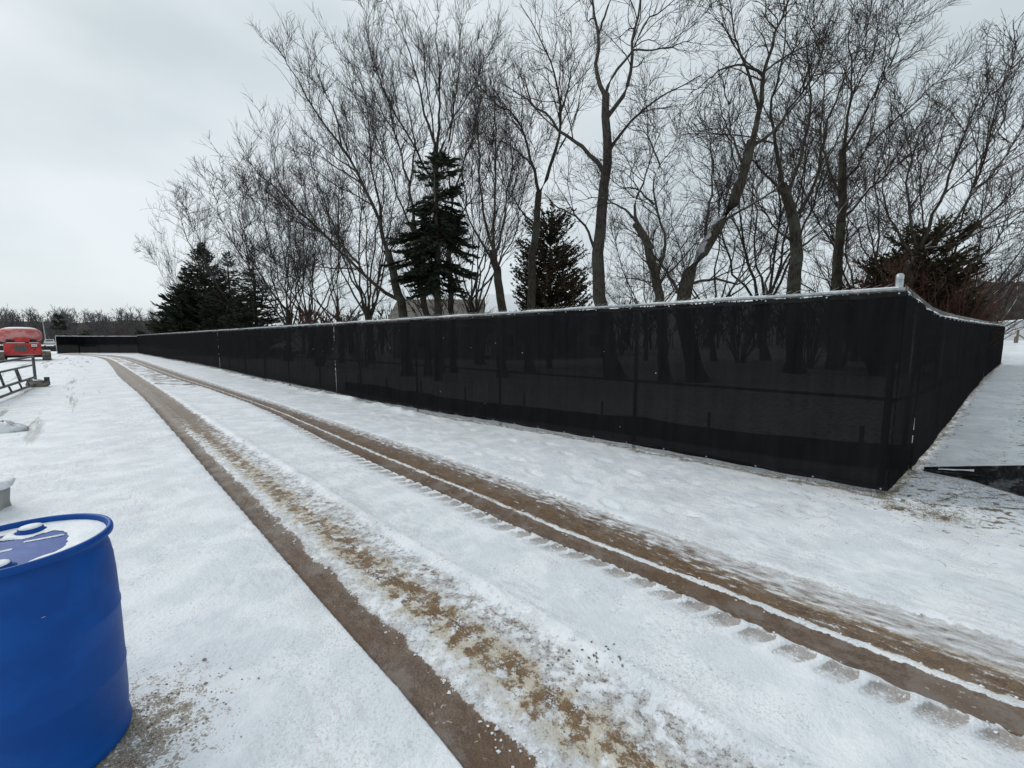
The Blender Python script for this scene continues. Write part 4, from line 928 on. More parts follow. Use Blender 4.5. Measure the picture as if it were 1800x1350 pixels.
# conifers -------------------------------------------------------------
def conifer(name, label, x, y_top, Y, radius, seed, z_low=0.06, n_br=230, mat='needle', droop=0.25, shape=1.0, gap=0.0, group=None, tipup=0.25, spray=1.0, bushy=False, per=46, base_x=None, cat='conifer', outline=None, ragged=0.5):
    rg = np.random.default_rng(seed); b = at(base_x or x, 640, Y); b[2] = terrain(b[0], b[1]) - 0.05; Ht = at(x, y_top, Y)[2] - b[2]
    root = empty(name, b); tag(root, label, cat, group)
    MB().tube([(0, 0, 0), (0.03, 0.02, Ht * 0.5), (0, 0, Ht * 0.98)], [0.017 * Ht + 0.03, 0.012 * Ht, 0.01], 9).build('trunk', M['bark'], root, True)
    u = z_low + (1 - z_low) * (1 - (1 - rg.random(n_br)) ** 0.75); u = np.clip(u, z_low, 0.985)
    az = rg.uniform(0, 2 * np.pi, n_br)
    k = (1 - u) / (1 - z_low)
    prof = k ** shape if not bushy else np.sqrt(np.clip(1 - (1 - k - 0.02) ** 2.4, 0, 1)) * np.minimum(1, 0.55 + 1.5 * (1 - k))
    if outline is not None: prof = np.interp(u, *outline)
    lob = (1 - 0.5 * ragged) + ragged * np.array([fbm(np.array([a * 1.3]), np.array([c * 5]), 3, seed)[0] for a, c in zip(az, u)])
    L = np.maximum(radius * prof * lob * rg.uniform(0.72, 1.08, n_br), 0.16)
    keep = (fbm(az * 1.1, u * 7, 3, seed + 5) > gap); az, u, L = az[keep], u[keep], L[keep]; n = len(L)
    K = 6; t = np.linspace(0, 1, K); P = np.empty((n, K, 3))
    P[:, :, 0] = np.cos(az)[:, None] * L[:, None] * t; P[:, :, 1] = np.sin(az)[:, None] * L[:, None] * t
    rise = (np.where(bushy, 0.28, 0.10) + 0.5 * (u > 0.8))[:, None]
    P[:, :, 2] = (u * Ht)[:, None] + L[:, None] * (rise * t - droop * t ** 1.5 + tipup * t ** 3.2)
    P += rg.normal(size=P.shape) * 0.03 * t[None, :, None]
    # needle sprays: slim blades in pairs along each branch
    m = np.maximum((per * np.clip(L / radius, 0.25, 1.2)).astype(int), 8); idx = np.repeat(np.arange(n), m); N = len(idx)
    tt = 0.12 + 0.88 * rg.random(N) ** 0.75; f = tt * (K - 1); i0 = np.clip(f.astype(int), 0, K - 2); w = (f - i0)[:, None]
    base = P[idx, i0] * (1 - w) + P[idx, i0 + 1] * w; tan = P[idx, i0 + 1] - P[idx, i0]; tan /= np.linalg.norm(tan, axis=1, keepdims=True)
    side = np.cross(tan, [0, 0, 1.0]); side /= np.maximum(np.linalg.norm(side, axis=1, keepdims=True), 1e-6); sg = np.where(rg.random(N) < 0.5, -1, 1)[:, None]
    a = np.radians(rg.uniform(10, 62, N))[:, None]; d = tan * np.cos(a) + side * sg * np.sin(a); d[:, 2] += rg.uniform(-0.45, 0.3, N) + 0.12 * tipup; d /= np.linalg.norm(d, axis=1, keepdims=True)
    if bushy: d = d + rg.normal(size=d.shape) * 0.35; d /= np.linalg.norm(d, axis=1, keepdims=True)
    ln = (rg.uniform(0.2, 0.46, N) * (0.7 if bushy else 1.0) * spray * (1.1 - 0.45 * tt))[:, None]; wd = (rg.uniform(0.022, 0.05, N) * spray)[:, None]
    if not bushy: sc_ = np.clip(0.4 + 1.1 * L[idx] / radius, 0.4, 1.0)[:, None]; ln = ln * sc_; wd = wd * sc_
    nn = np.cross(d, rg.normal(size=(N, 3))); nn /= np.maximum(np.linalg.norm(nn, axis=1, keepdims=True), 1e-6)
    V = np.stack([base - nn * wd * 0.5, base + nn * wd * 0.5, base + d * ln * 0.6 + nn * wd * 0.8, base + d * ln, base + d * ln * 0.6 - nn * wd * 0.8], 1).reshape(-1, 3)
    Fc = (np.arange(N)[:, None] * 5 + np.arange(5)[None])
    crown = link('crown', np_mesh('crown', V, Fc, False), M[mat], root)
    Vb, Qb = tubes(P, np.linspace(0.022, 0.006, K)[None].repeat(n, 0) * (0.5 + 0.5 * (L / radius))[:, None], 4)
    link('branch', np_mesh('branch', Vb, Qb), M['twig'], crown)
    return root

conifer('spruce_tree', 'ragged dark spruce with a bare lower trunk, centre left of the tree row', 770, 262, 17.5, 1.72, 71, 0.40, 330, gap=0.40, ragged=1.7, droop=0.6, tipup=0.2, spray=0.95, per=110, outline=([0.4, 0.47, 0.55, 0.62, 0.7, 0.78, 0.9, 0.97, 1.0], [0.55, 0.85, 1.0, 0.95, 0.62, 0.5, 0.5, 0.36, 0.2]))
conifer('evergreen_tree', 'rounded dark evergreen between the forked tree and the tallest trunk', 965, 384, 24, 2.35, 72, 0.05, 760, bushy=True, droop=0.1, mat='needle_brown', spray=1.0, per=56)
conifer('spruce_tree', 'leftmost and tallest of the dark spruces at the left end', 370, 426, 54, 6.2, 73, 0.03, 560, spray=2.3, droop=0.16, tipup=0.3, per=80, shape=0.9)
conifer('spruce_tree', 'dark spruce with its tip second from the left in the left clump', 412, 436, 47, 4.6, 74, 0.03, 420, spray=1.7, droop=0.2, per=64)
conifer('spruce_tree', 'rightmost dark spruce of the left clump, with a gappy crown', 455, 430, 40, 3.7, 75, 0.03, 380, spray=1.4, droop=0.3, gap=0.26, per=56)
conifer('spruce_tree', 'broad low spruce at the outer left end of the left clump', 336, 470, 62, 5.6, 76, 0.02, 420, spray=2.5, droop=0.15, per=60)
conifer('evergreen_shrub', 'olive brown evergreen shrub rising behind the fence corner', 1612, 410, 16.5, 2.0, 77, 0.04, 520, bushy=True, droop=0.15, mat='needle_brown', spray=0.85, per=74)
conifer('evergreen_shrub', 'lower olive evergreen left of the corner shrub', 1548, 462, 18, 1.7, 78, 0.04, 380, bushy=True, droop=0.15, mat='needle_brown', spray=0.85, per=54)
conifer('pine_tree', 'lone dark pine standing above the far tree line on the left', 112, 553, 125, 1.7, 79, 0.5, 90, spray=2.6, droop=0.1, gap=0.25, per=22, shape=0.4)
conifer('pine_tree', 'small dark pine showing just above the far end fence', 156, 580, 95, 2.0, 80, 0.1, 90, spray=3.0, per=24)

# far woods ------------------------------------------------------------
def woods(name, label, spots, seed, mat, rmin):
    rg = np.random.default_rng(seed); parts = []
    for (x, y, z, h) in spots:
        st = np.array([[[x, y, z], [x + rg.uniform(-.3, .3), y, z + h * 0.4], [x + rg.uniform(-.6, .6), y, z + h * 0.75], [x, y, z + h * 0.97]]]); R = np.array([[0.16, 0.12, 0.07, 0.03]]) * h / 9
        P1, R1 = spawn(rg, st, R, 1.9, 0.16, (20, 60), (0.26 * h, 0.5 * h), 3, rmin, 0.25, 0.15, 0.45); P2, R2 = spawn(rg, P1, R1, 1.0, 0.1, (20, 60), (0.12 * h, 0.26 * h), 3, rmin * 0.8, 0.2, 0.2)
        parts += [tubes(st, R, 4), tubes(P1, R1, 3), tubes(P2, R2, 3)]
    V, Q = merge(parts); o = link(name, np_mesh(name, V, Q), M[mat]); tag(o, label, 'woods', kind='stuff'); return o

def hill_mesh(name, P0, P1, h, depth, mat, seed):
    n, K = 60, 12; V = []
    for i in range(n):
        t = i / (n - 1); c = np.array(P0) * (1 - t) + np.array(P1) * t; d = c / np.linalg.norm(c)
        for k in range(K):
            u = k / (K - 1); q = c + d * depth * u; bump = 0.8 + 0.4 * fbm(np.array([t * 6.0]), np.array([u * 2.0]), 3, seed)[0]
            V.append((q[0], q[1], terrain(q[0], q[1]) - 0.3 + h * bump * math.sin(math.pi * min(u, 0.98)) ** 0.8 * min(1, 8 * t, 8 * (1 - t))))
    i, j = np.meshgrid(np.arange(n - 1), np.arange(K - 1), indexing='ij')
    Q = np.stack([i * K + j, (i + 1) * K + j, (i + 1) * K + j + 1, i * K + j + 1], -1).reshape(-1, 4)
    return tag(link(name, np_mesh(name, np.array(V), Q), mat), kind='structure')
M['hillfloor'] = mottled('leaf_litter_slope', (0.045, 0.037, 0.033), (0.08, 0.066, 0.058), 0.7, 0.95, spec=0.1)
hill_mesh('wooded_hill', at(1500, 600, 84)[:2], at(2350, 600, 84)[:2], 13.0, 40, M['hillfloor'], 3)
hill_mesh('far_hill', at(-400, 600, 150)[:2], at(420, 600, 150)[:2], 9.0, 60, M['hillfloor'], 4)
rg = np.random.default_rng(5); sp = []
for k in range(330):
    Y = rg.uniform(134, 172); x = rg.uniform(-160, 320); p = at(x, 600, Y)
    sp.append((p[0], p[1], 4.0 * sstep(148, 168, Y), rg.uniform(6.2, 9.6)))
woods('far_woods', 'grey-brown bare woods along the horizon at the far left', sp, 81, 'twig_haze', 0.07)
sp = []
for k in range(170):
    Y = rg.uniform(82, 104); x = rg.uniform(1500, 2000); p = at(x, 600, Y)
    sp.append((p[0], p[1], terrain(p[0], p[1]) + 11.0 * sstep(84, 104, Y), rg.uniform(4.5, 7.5)))
woods('hill_woods', 'brown bare woods covering the hill behind the side fence', sp, 82, 'twig', 0.04)

sp = []
for k in range(330):
    Y = rg.uniform(46, 62); x = rg.uniform(520, 1680); p = at(x, 600, Y); sp.append((p[0], p[1], terrain(p[0], p[1]), rg.uniform(3.6, 5.2)))
woods('yard_brush', 'dark tangled brush closing off the yard behind the screened fence', sp, 83, 'twig', 0.075)

# ================================================================== buildings
M['siding'] = mottled('grey_siding', (0.30, 0.30, 0.29), (0.38, 0.38, 0.37), 3.0, 0.8)
M['siding_white'] = mottled('white_siding', (0.55, 0.56, 0.57), (0.66, 0.67, 0.68), 3.0, 0.7)
M['roof_tan'] = mottled('tan_shingle', (0.13, 0.12, 0.10), (0.22, 0.205, 0.175), 5.0, 0.9)
M['glass'] = mottled('window_glass', (0.02, 0.024, 0.03), (0.035, 0.04, 0.05), 2.0, 0.12)
M['trim'] = mottled('white_trim', (0.62, 0.63, 0.64), (0.74, 0.75, 0.76), 4.0, 0.6)

def gable(name, label, xl, xr, Y, eave, ridge, depth, wall_m, roof_m, rz=0.0, snow=True, windows=()):
    a = at(xl, 600, Y); b = at(xr, 600, Y); Lx = b[0] - a[0]; c = np.array([(a[0] + b[0]) / 2, Y + depth / 2, 0]); c[2] = terrain(c[0], c[1])
    root = empty(name, c, rz); tag(root, label, 'house'); hx, hy = Lx / 2, depth / 2; ez, rz_ = eave - c[2], ridge - c[2]
    mb = MB(); mb.box((0, 0, ez / 2 - 0.2), (Lx, depth, ez + 0.4))
    mb.add([(-hx, -hy, ez), (-hx, hy, ez), (-hx, 0, rz_ - 0.1), (hx, -hy, ez), (hx, hy, ez), (hx, 0, rz_ - 0.1)], [(0, 1, 2), (3, 5, 4)])
    mb.build('wall', wall_m, root)
    ov = 0.5; sl = (rz_ - ez) / hy; th = 0.14
    rb = MB()
    for sgn in (-1, 1):
        ye = sgn * (hy + ov); ze = ez - sl * ov
        vs = [(-hx - ov, ye, ze), (hx + ov, ye, ze), (hx + ov, 0, rz_), (-hx - ov, 0, rz_)]; vs += [(x, y, z + th) for x, y, z in vs]
        rb.add(vs, [(0, 1, 2, 3), (7, 6, 5, 4), (0, 4, 5, 1), (1, 5, 6, 2), (2, 6, 7, 3), (3, 7, 4, 0)])
    r = rb.build('roof', roof_m, root)
    if snow:
        sb = MB()
        for sgn in (-1, 1):
            ye = sgn * (hy + ov - 0.05); ze = ez - sl * ov + 0.05 * sl
            vs = [(-hx - ov + .05, ye, ze + th + .01), (hx + ov - .05, ye, ze + th + .01), (hx + ov - .05, 0, rz_ + th + .01), (-hx - ov + .05, 0, rz_ + th + .01)]; vs += [(x, y, z + 0.07) for x, y, z in vs]
            sb.add(vs, [(0, 1, 2, 3), (7, 6, 5, 4), (0, 4, 5, 1), (1, 5, 6, 2), (2, 6, 7, 3), (3, 7, 4, 0)])
        sb.build('roof_snow', M['snow_small'], r)
    MB().box((0, -hy - ov - 0.02, ez - sl * ov + 0.03), (Lx + 2 * ov, 0.04, 0.2)).build('fascia', M['trim'], r)
    for (wx, wz, w, h) in windows:
        f = MB().box((wx * hx, -hy - 0.02, wz), (w + 0.16, 0.06, h + 0.16)).build('window', M['trim'], root)
        MB().box((wx * hx, -hy - 0.045, wz), (w, 0.03, h)).build('pane', M['glass'], f)
    return root
hs = gable('house', 'low house with a snow-covered roof behind the trees, right of the spruce', 862, 1078, 36, 3.95, 5.75, 9, M['siding'], M['roof_tan'], 0.0, True, [(-0.75, 1.6, 1.3, 1.1), (-0.3, 1.6, 1.3, 1.1), (0.25, 1.6, 1.6, 1.2), (0.7, 1.6, 1.0, 1.1)])
MB().tube([(1.5, 1.0, 1.2 + 3.2), (1.5, 1.0, 5.6)], 0.07, 10).build('vent_pipe', M['galv'], hs, True)
gable('house_wing', 'low tan-roofed outbuilding behind the trunks under the dark spruce', 690, 838, 38, 3.2, 5.5, 8, M['siding'], M['roof_tan'], 0.0, False, [(-0.4, 1.5, 1.2, 1.0), (0.4, 1.5, 1.2, 1.0)])

def garage():
    Y = 62; c = at(1795, 600, Y + 4); c[2] = terrain(c[0], c[1]); root = empty('white_garage', c, math.radians(-30)); tag(root, 'white garage with a pale door and snowy roof beyond the end of the side fence', 'garage')
    Lx, D, ez, rz_ = 9.5, 7.0, 2.45, 3.05; hx, hy = Lx / 2, D / 2
    mb = MB().box((0, 0, ez / 2 - 0.3), (Lx, D, ez + 0.6)); mb.add([(-hx, -hy, ez), (hx, -hy, ez), (0, -hy, rz_ - .08), (-hx, hy, ez), (hx, hy, ez), (0, hy, rz_ - .08)], [(0, 1, 2), (3, 5, 4)]); mb.build('wall', M['siding_white'], root)
    rb = MB()
    for s in (-1, 1):
        vs = [(s * (hx + .4), -hy - .4, ez - .05), (s * (hx + .4), hy + .4, ez - .05), (0, hy + .4, rz_), (0, -hy - .4, rz_)]; vs += [(x, y, z + .16) for x, y, z in vs]
        rb.add(vs, [(0, 1, 2, 3), (7, 6, 5, 4), (0, 4, 5, 1), (1, 5, 6, 2), (2, 6, 7, 3), (3, 7, 4, 0)])
    r = rb.build('roof', M['snow_small'], root)
    for x in (-2.2, 2.2):
        d = MB().box((x, -hy - .02, 1.02), (3.6, .06, 2.05)).build('garage_door', M['trim'], root)
        for z in (0.52, 1.03, 1.54): MB().box((x, -hy - .055, z), (3.56, .01, .03)).build('panel_joint', M['siding'], d)
garage()

def far_post():
    p = at(1787, 603, 50); p[2] = terrain(p[0], p[1]); root = empty('field_gate', p, 0.3); tag(root, 'small dark post with a slanting rail in the snow before the garage', 'gate post')
    MB().box((0, 0, 0.75), (0.16, 0.16, 1.6)).build('post', M['wood'], root); MB().box((-0.25, 0, 0.35), (0.25, 0.2, 0.8)).build('brace', M['wood'], root)
    MB().tube([(0, 0, 1.05), (1.5, 0.1, 0.55), (3.2, 0.2, 0.3)], 0.06, 6).build('rail', M['wood'], root)
far_post()

# ================================================================== far left: lift, gate, pole, truck
M['red'] = mottled('faded_red_paint', (0.42, 0.018, 0.018), (0.56, 0.04, 0.035), 2.2, 0.5)
M['pink'] = mottled('snow_dusted_red', (0.48, 0.10, 0.09), (0.60, 0.27, 0.26), 2.0, 0.6)
M['track'] = mottled('muddy_track', (0.11, 0.095, 0.075), (0.22, 0.19, 0.15), 4.0, 0.9, 0, 0.5, 9)
M['dark'] = mottled('dark_rubber', (0.012, 0.012, 0.013), (0.025, 0.025, 0.026), 6.0, 0.7)
M['grille'] = mottled('grille_grey', (0.14, 0.11, 0.10), (0.22, 0.19, 0.18), 14.0, 0.6)
M['white_paint'] = mottled('white_paint', (0.6, 0.61, 0.61), (0.74, 0.75, 0.75), 4.0, 0.5)

def superbox(mb, c, s, e=4.0, nu=28, nv=14):
    vs, fs = [], []
    sg = lambda w, p: math.copysign(abs(w) ** p, w)
    for i in range(nv + 1):
        ph = -math.pi / 2 + math.pi * i / nv
        for j in range(nu):
            th = 2 * math.pi * j / nu; p = 2.0 / e
            vs.append((c[0] + s[0] / 2 * sg(math.cos(ph), p) * sg(math.cos(th), p), c[1] + s[1] / 2 * sg(math.cos(ph), p) * sg(math.sin(th), p), c[2] + s[2] / 2 * sg(math.sin(ph), p)))
    for i in range(nv):
        for j in range(nu): fs.append((i * nu + j, i * nu + (j + 1) % nu, (i + 1) * nu + (j + 1) % nu, (i + 1) * nu + j))
    return mb.add(vs, fs)

def lift():
    p = gnd(44, 633); view = math.atan2(-p[0], -p[1])
    root = empty('tracked_lift', (p[0], p[1], terrain(p[0], p[1])), math.radians(48)); tag(root, 'red tracked lift with a snow-dusted rounded hood at the far left', 'construction machine')
    # local -Y faces the camera
    for s in (-1, 1):
        prof = [(-1.9, 0.14), (-1.75, 0.0), (1.6, 0.0), (1.9, 0.2), (1.95, 0.45), (1.7, 0.72), (-1.6, 0.72), (-1.95, 0.5)]
        vs = [(s * 1.24 - 0.25, y, z) for y, z in prof] + [(s * 1.24 + 0.25, y, z) for y, z in prof]; n = len(prof)
        t = MB().add(vs, [tuple(range(n)), tuple(range(2 * n - 1, n - 1, -1))] + [(i, (i + 1) % n, n + (i + 1) % n, n + i) for i in range(n)]).build('crawler_track', M['track'], root, False, 0.03)
        for q in range(5): MB().box((s * 1.24, -1.97 + 0.005 * q, 0.12 + q * 0.12), (0.52, 0.05, 0.05)).build('track_shoe', M['track'], t)
        MB().box((s * 1.24, 0, 0.76), (0.5, 3.2, 0.06)).build('track_snow', M['snow_small'], t)
    MB().box((0, 0, 0.45), (2.0, 2.6, 0.4)).build('undercarriage', M['dark'], root)
    body = MB().box((0, -0.55, 0.98), (2.0, 2.5, 0.92)).build('counterweight', M['red'], root, False, 0.07)
    MB().box((-0.12, -1.83, 1.03), (0.66, 0.06, 0.52)).build('radiator_grille', M['grille'], body)
    for q in range(6): MB().box((-0.12, -1.865, 0.83 + q * 0.08), (0.62, 0.02, 0.025)).build('grille_slat', M['dark'], body)
    dc = MB().box((0.62, -1.825, 1.22), (0.3, 0.03, 0.2)).build('decal', M['white_paint'], body)
    MB().box((0.62, -1.845, 1.20), (0.22, 0.012, 0.05)).build('decal_mark', M['red'], dc)
    MB().box((0.62, -1.825, 1.07), (0.34, 0.03, 0.04)).build('latch', M['dark'], body); MB().box((0.62, -1.83, 0.88), (0.12, 0.04, 0.08)).build('tow_eye', M['dark'], body)
    MB().box((0, -0.55, 0.5), (1.9, 2.4, 0.1)).build('skirt', M['pink'], body)
    MB().box((-0.35, -1.6, 1.46), (1.0, 0.25, 0.04)).build('ledge_snow', M['snow_small'], body); MB().box((0.62, -1.6, 1.46), (0.5, 0.25, 0.04)).build('ledge_snow', M['snow_small'], body)
    hood = superbox(MB(), (-0.12, -0.2, 2.05), (2.5, 2.3, 1.25), 3.2).build('hood', M['pink'], root, True)
    superbox(MB(), (-0.08, -0.15, 2.42), (2.0, 1.9, 0.62), 2.8).build('hood_snow', M['snow_small'], hood, True)
    MB().box((0.0, -1.3, 1.68), (0.8, 0.3, 0.36)).build('engine_cover', M['red'], root, False, 0.03)
    for x in (-0.72, 0.62): MB().box((x, -1.3, 1.6), (0.26, 0.2, 0.22)).build('hinge_bracket', M['dark'], root, False, 0.02)
    MB().box((0.1, -1.22, 2.32), (0.22, 0.12, 0.16)).build('lamp', M['dark'], root, False, 0.02)
    # boom folded away behind the hood
    MB().box((-0.15, 1.6, 1.75), (0.34, 3.4, 0.42)).build('boom', M['red'], root, False, 0.02)
lift()

M['gatepipe'] = mottled('dull_gate_pipe', (0.05, 0.055, 0.06), (0.10, 0.11, 0.115), 5.0, 0.45, 0.35)
def pipe_gate():
    A = gnd(64, 680); A[2] = 0; far_b, near = A.copy(), gnd(-70, 735)
    d = (near - far_b); L = np.linalg.norm(d); u = d / L; root = empty('pipe_gate', A); tag(root, 'dark steel pipe gate with its end post standing in the snow at the left edge', 'gate')
    def P(s, z, lean=0.0): return (u[0] * s - u[1] * 0 + lean * u[1], u[1] * s - lean * u[0], z)
    def bar(name, z0, z1, s0=0.0, s1=L, r=0.034, lean=0.0): MB().tube([P(s0, z0, lean), P(s1, z1, lean)], r, 8).build(name, M['gatepipe'], root, True)
    top = 1.08
    MB().tube([P(0, 0.05), P(0.02, 0.5), P(-0.02, top)], 0.04, 10).build('end_post', M['gatepipe'], root, True)
    MB().tube([P(-0.02, top), P(0.3, top + 0.01), P(L, top - 0.02)], 0.036, 8).build('rail', M['gatepipe'], root, True)
    bar('rail', 0.80, 0.79); bar('rail', 0.36, 0.37, r=0.042); bar('rail', 0.12, 0.12, r=0.04)
    for s in (1.4, 2.5, 3.8): bar('strut', 0.37, 0.12, s, s - 0.35, 0.026)
    bar('brace', 0.8, 0.36, 2.6, 2.15, 0.03); bar('brace', 0.8, 0.36, 2.75, 2.3, 0.03); bar('brace', 0.8, 0.36, 4.6, 4.2, 0.03)
    # hinge foot caked in mud
    rgm = np.random.default_rng(3); mb = MB(); superbox(mb, (0.05, 0, 0.1), (0.62, 0.5, 0.3), 2.4, 18, 9); mb.v = [(x + rgm.normal() * .02, y + rgm.normal() * .02, z + rgm.normal() * .02) for x, y, z in mb.v]
    foot = mb.build('foot', M['track'], root); MB().box((0.16, -0.1, 0.26), (0.16, 0.12, 0.05)).build('foot_snow', M['snow_small'], foot)
    MB().box((0.3, 0.1, 0.2), (0.1, 0.1, 0.3)).build('latch', M['gatepipe'], root)
pipe_gate()

p = at(83, 612, 128); p[2] = terrain(p[0], p[1]); r = empty('utility_pole', p); tag(r, 'pale grey utility pole before the far woods', 'utility pole')
M['pole'] = mottled('weathered_pole', (0.24, 0.24, 0.24), (0.34, 0.34, 0.34), 2.0, 0.9)
MB().tube([(-0.1, 0, -0.3), (-0.45, 0, 7.6)], [0.16, 0.12], 9).build('pole_shaft', M['pole'], r, True); MB().box((-0.44, 0, 7.1), (1.3, 0.14, 0.14)).build('cross_arm', M['pole'], r)

def pickup():
    p = gnd(88, 609.6); root = empty('white_pickup', (p[0], p[1], 0), math.radians(48)); tag(root, 'small white truck parked far off between the lift and the end fence', 'truck')
    b = MB().box((0, 0, 0.75), (1.9, 4.8, 0.7)).build('body', M['white_paint'], root, False, 0.08)
    c = MB().box((0, 0.5, 1.4), (1.75, 1.9, 0.7), 0, 0.82).build('cab', M['white_paint'], root, False, 0.06); MB().box((0, -0.37, 1.42), (1.25, 0.04, 0.36)).build('rear_window', M['glass'], c)
    MB().box((0, -2.42, 0.8), (1.5, 0.04, 0.4)).build('tailgate', M['siding'], b)
    for x in (-0.8, 0.8):
        for y in (-1.5, 1.6): MB().tube([(x - 0.12, y, 0.36), (x + 0.12, y, 0.36)], 0.36, 14).build('wheel', M['dark'], root, True)
        MB().box((x * 1.05, -2.43, 0.85), (0.14, 0.04, 0.3)).build('tail_lamp', M['red'], b)
pickup()
def far_silt(name, label, x0, x1, Y, h):
    a, b = at(x0, 610, Y), at(x1, 610, Y); root = empty(name, (a[0], a[1], 0)); tag(root, label, 'silt fence'); n = 40; s = np.linspace(0, 1, n); V = []
    for k in range(4): V.append(np.stack([(b[0] - a[0]) * s, (b[1] - a[1]) * s + 0.1 * (fbm(s * 9, s * 0 + k, 2, 3) - .5), k / 3 * h * (0.8 + 0.4 * fbm(s * 8, s * 0, 3, 6)) - 0.02], 1))
    V = np.stack(V, 1); i, j = np.meshgrid(np.arange(n - 1), np.arange(3), indexing='ij'); Q = np.stack([i * 4 + j, (i + 1) * 4 + j, (i + 1) * 4 + j + 1, i * 4 + j + 1], -1).reshape(-1, 4)
    link('cloth', np_mesh('cloth', V.reshape(-1, 3), Q), M['silt'], root)
    for k in range(7): MB().box(((b[0] - a[0]) * k / 6, 0.04, h * 0.5), (0.06, 0.06, h * 1.3)).build('stake', M['wood'], root)
far_silt('far_silt_fence', 'thin dark silt fence crossing the snow behind the lift', -260, 100, 62, 0.55)
far_silt('far_silt_fence', 'second thin dark barrier farther off behind the lift', -260, 98, 84, 0.5)

# ================================================================== drum
M['blue'] = None
def blue_mat():
    t = NT('blue_plastic'); n = t.noise(5.0, 4.0); n2 = t.noise(70.0, 3.0)
    t.set(t.mix(t.smooth(0.35, 0.7, n), (0.0006, 0.056, 0.27), (0.0015, 0.070, 0.32)), t.math('MULTIPLY_ADD', n2, 0.08, 0.44), 0.0, 0.22)
    t.bump(t.noise(9.0, 3.0), 0.06, 0.02); return t.m
M['blue'] = blue_mat()
DRUM = np.array([-1.94, 1.567]); DR_ = 0.281; DH = 0.915
def drum():
    g0 = 0.0
    root = empty('blue_drum', (*DRUM, g0)); tag(root, 'blue plastic drum with patches of snow on its lid, near the camera', 'drum')
    h = DH; R = DR_
    prof = [(0.0, 0.012), (R * 0.9, 0.012), (R * 0.93, 0.0), (R * 0.985, 0.0), (R * 0.995, 0.012), (R * 0.985, 0.035), (R * 0.965, 0.05), (R * 0.972, 0.08), (R * 0.985, 0.14), (R * 0.99, 0.292), (R * 1.0, 0.30), (R * 1.0, 0.31), (R * 0.992, 0.318), (R * 0.993, 0.55), (R * 1.002, 0.562), (R * 1.002, 0.572), (R * 0.992, 0.58), (R * 0.985, 0.70), (R * 0.97, 0.78), (R * 0.945, 0.83), (R * 0.915, 0.858), (R * 0.905, 0.872), (R * 0.915, 0.880), (R * 0.965, 0.882), (R * 0.995, 0.888), (R * 1.0, 0.898), (R * 0.995, 0.908), (R * 0.98, h), (R * 0.945, h), (R * 0.93, h - 0.008), (R * 0.925, h - 0.028)]
    b = MB().lathe(prof, 96).build('shell', M['blue'], root, True)
    lid = [(R * 0.925, h - 0.028), (R * 0.9, h - 0.032), (R * 0.6, h - 0.03), (R * 0.3, h - 0.029), (0.0005, h - 0.029)]
    ld = MB().lathe(lid, 96).build('lid', M['blue'], root, True)
    zl = h - 0.03
    for (a, rr) in ((math.radians(126), 0.67), (math.radians(306), 0.67)):
        cx_, cy_ = math.cos(a) * R * rr, math.sin(a) * R * rr
        k = MB().lathe([(0.05, 0), (0.05, 0.006), (0.038, 0.008), (0.038, 0.018), (0.034, 0.021), (0.0005, 0.021)], 28, (cx_, cy_, zl)).build('bung_cap', M['blue'], root, True)
        MB().lathe([(0.035, 0.0215), (0.033, 0.026), (0.02, 0.029), (0.0005, 0.03)], 22, (cx_, cy_, zl)).build('cap_snow', M['snow_small'], k, True)
    # snow lying on the lid: a thin sheet wherever the wind left it
    nr, nt = 110, 360; rr = np.linspace(0.02, 0.918, nr); th = np.linspace(0, 2 * np.pi, nt, endpoint=False); Rg, Tg = np.meshgrid(rr, th, indexing='ij')
    x, y = Rg * np.cos(Tg), Rg * np.sin(Tg); away = 0.52 * x + 0.72 * y
    rim = sstep(0.56, 0.95, Rg + 0.36 * away) * 1.0
    nz = fbm(x * 3.4 + 5, y * 3.4, 4, 15); cap = np.hypot(x - 0.67 * math.cos(math.radians(126)), (y - 0.67 * math.sin(math.radians(126)))); ring = np.exp(-((cap - 0.2) / 0.1) ** 2)
    def stroke(ax, ay, bx, by, w):
        dx, dy = bx - ax, by - ay; L2 = dx * dx + dy * dy; tt = np.clip(((x - ax) * dx + (y - ay) * dy) / L2, 0, 1)
        return np.clip(1 - np.hypot(x - ax - tt * dx, y - ay - tt * dy) / w, 0, 1)
    strip = stroke(-0.09, 0.21, 0.21, 0.42, 0.045); strip2 = np.maximum(stroke(-0.16, -0.12, -0.05, -0.02, 0.05), stroke(-0.5, 0.25, -0.36, 0.3, 0.06))
    m = np.maximum.reduce([rim * 1.15, ring * 0.85, strip, strip2]) + (nz - 0.5) * 1.1 - 0.52 + 0.25 * away * (Rg > 0.5)
    m = np.maximum(m, (np.maximum(strip, strip2) - 0.35) * 0.6)
    Z = zl + 0.0015 + 0.007 * np.clip(m * 1.6, 0, 1) ** 0.8
    V = np.stack([x * R, y * R, Z], -1).reshape(-1, 3); i, j = np.meshgrid(np.arange(nr - 1), np.arange(nt), indexing='ij'); j2 = (j + 1) % nt
    ok = (m[i, j] > 0) & (m[i, j2] > 0) & (m[i + 1, j] > 0) & (m[i + 1, j2] > 0)
    Q = np.stack([i * nt + j, (i + 1) * nt + j, (i + 1) * nt + j2, i * nt + j2], -1)[ok]
    link('lid_snow', np_mesh('lid_snow', V, Q), M['snow_small'], ld)
    # grazes on the shell
    mb = MB()
    for a, z, l in ((-0.52, 0.70, 0.010), (-1.25, 0.42, 0.012)):
        mb.box((math.cos(a) * R * 0.9925, math.sin(a) * R * 0.9925, z), (l, 0.003, 0.0016), a + math.pi / 2)
    mb.build('graze', M['siding'], b)
drum()

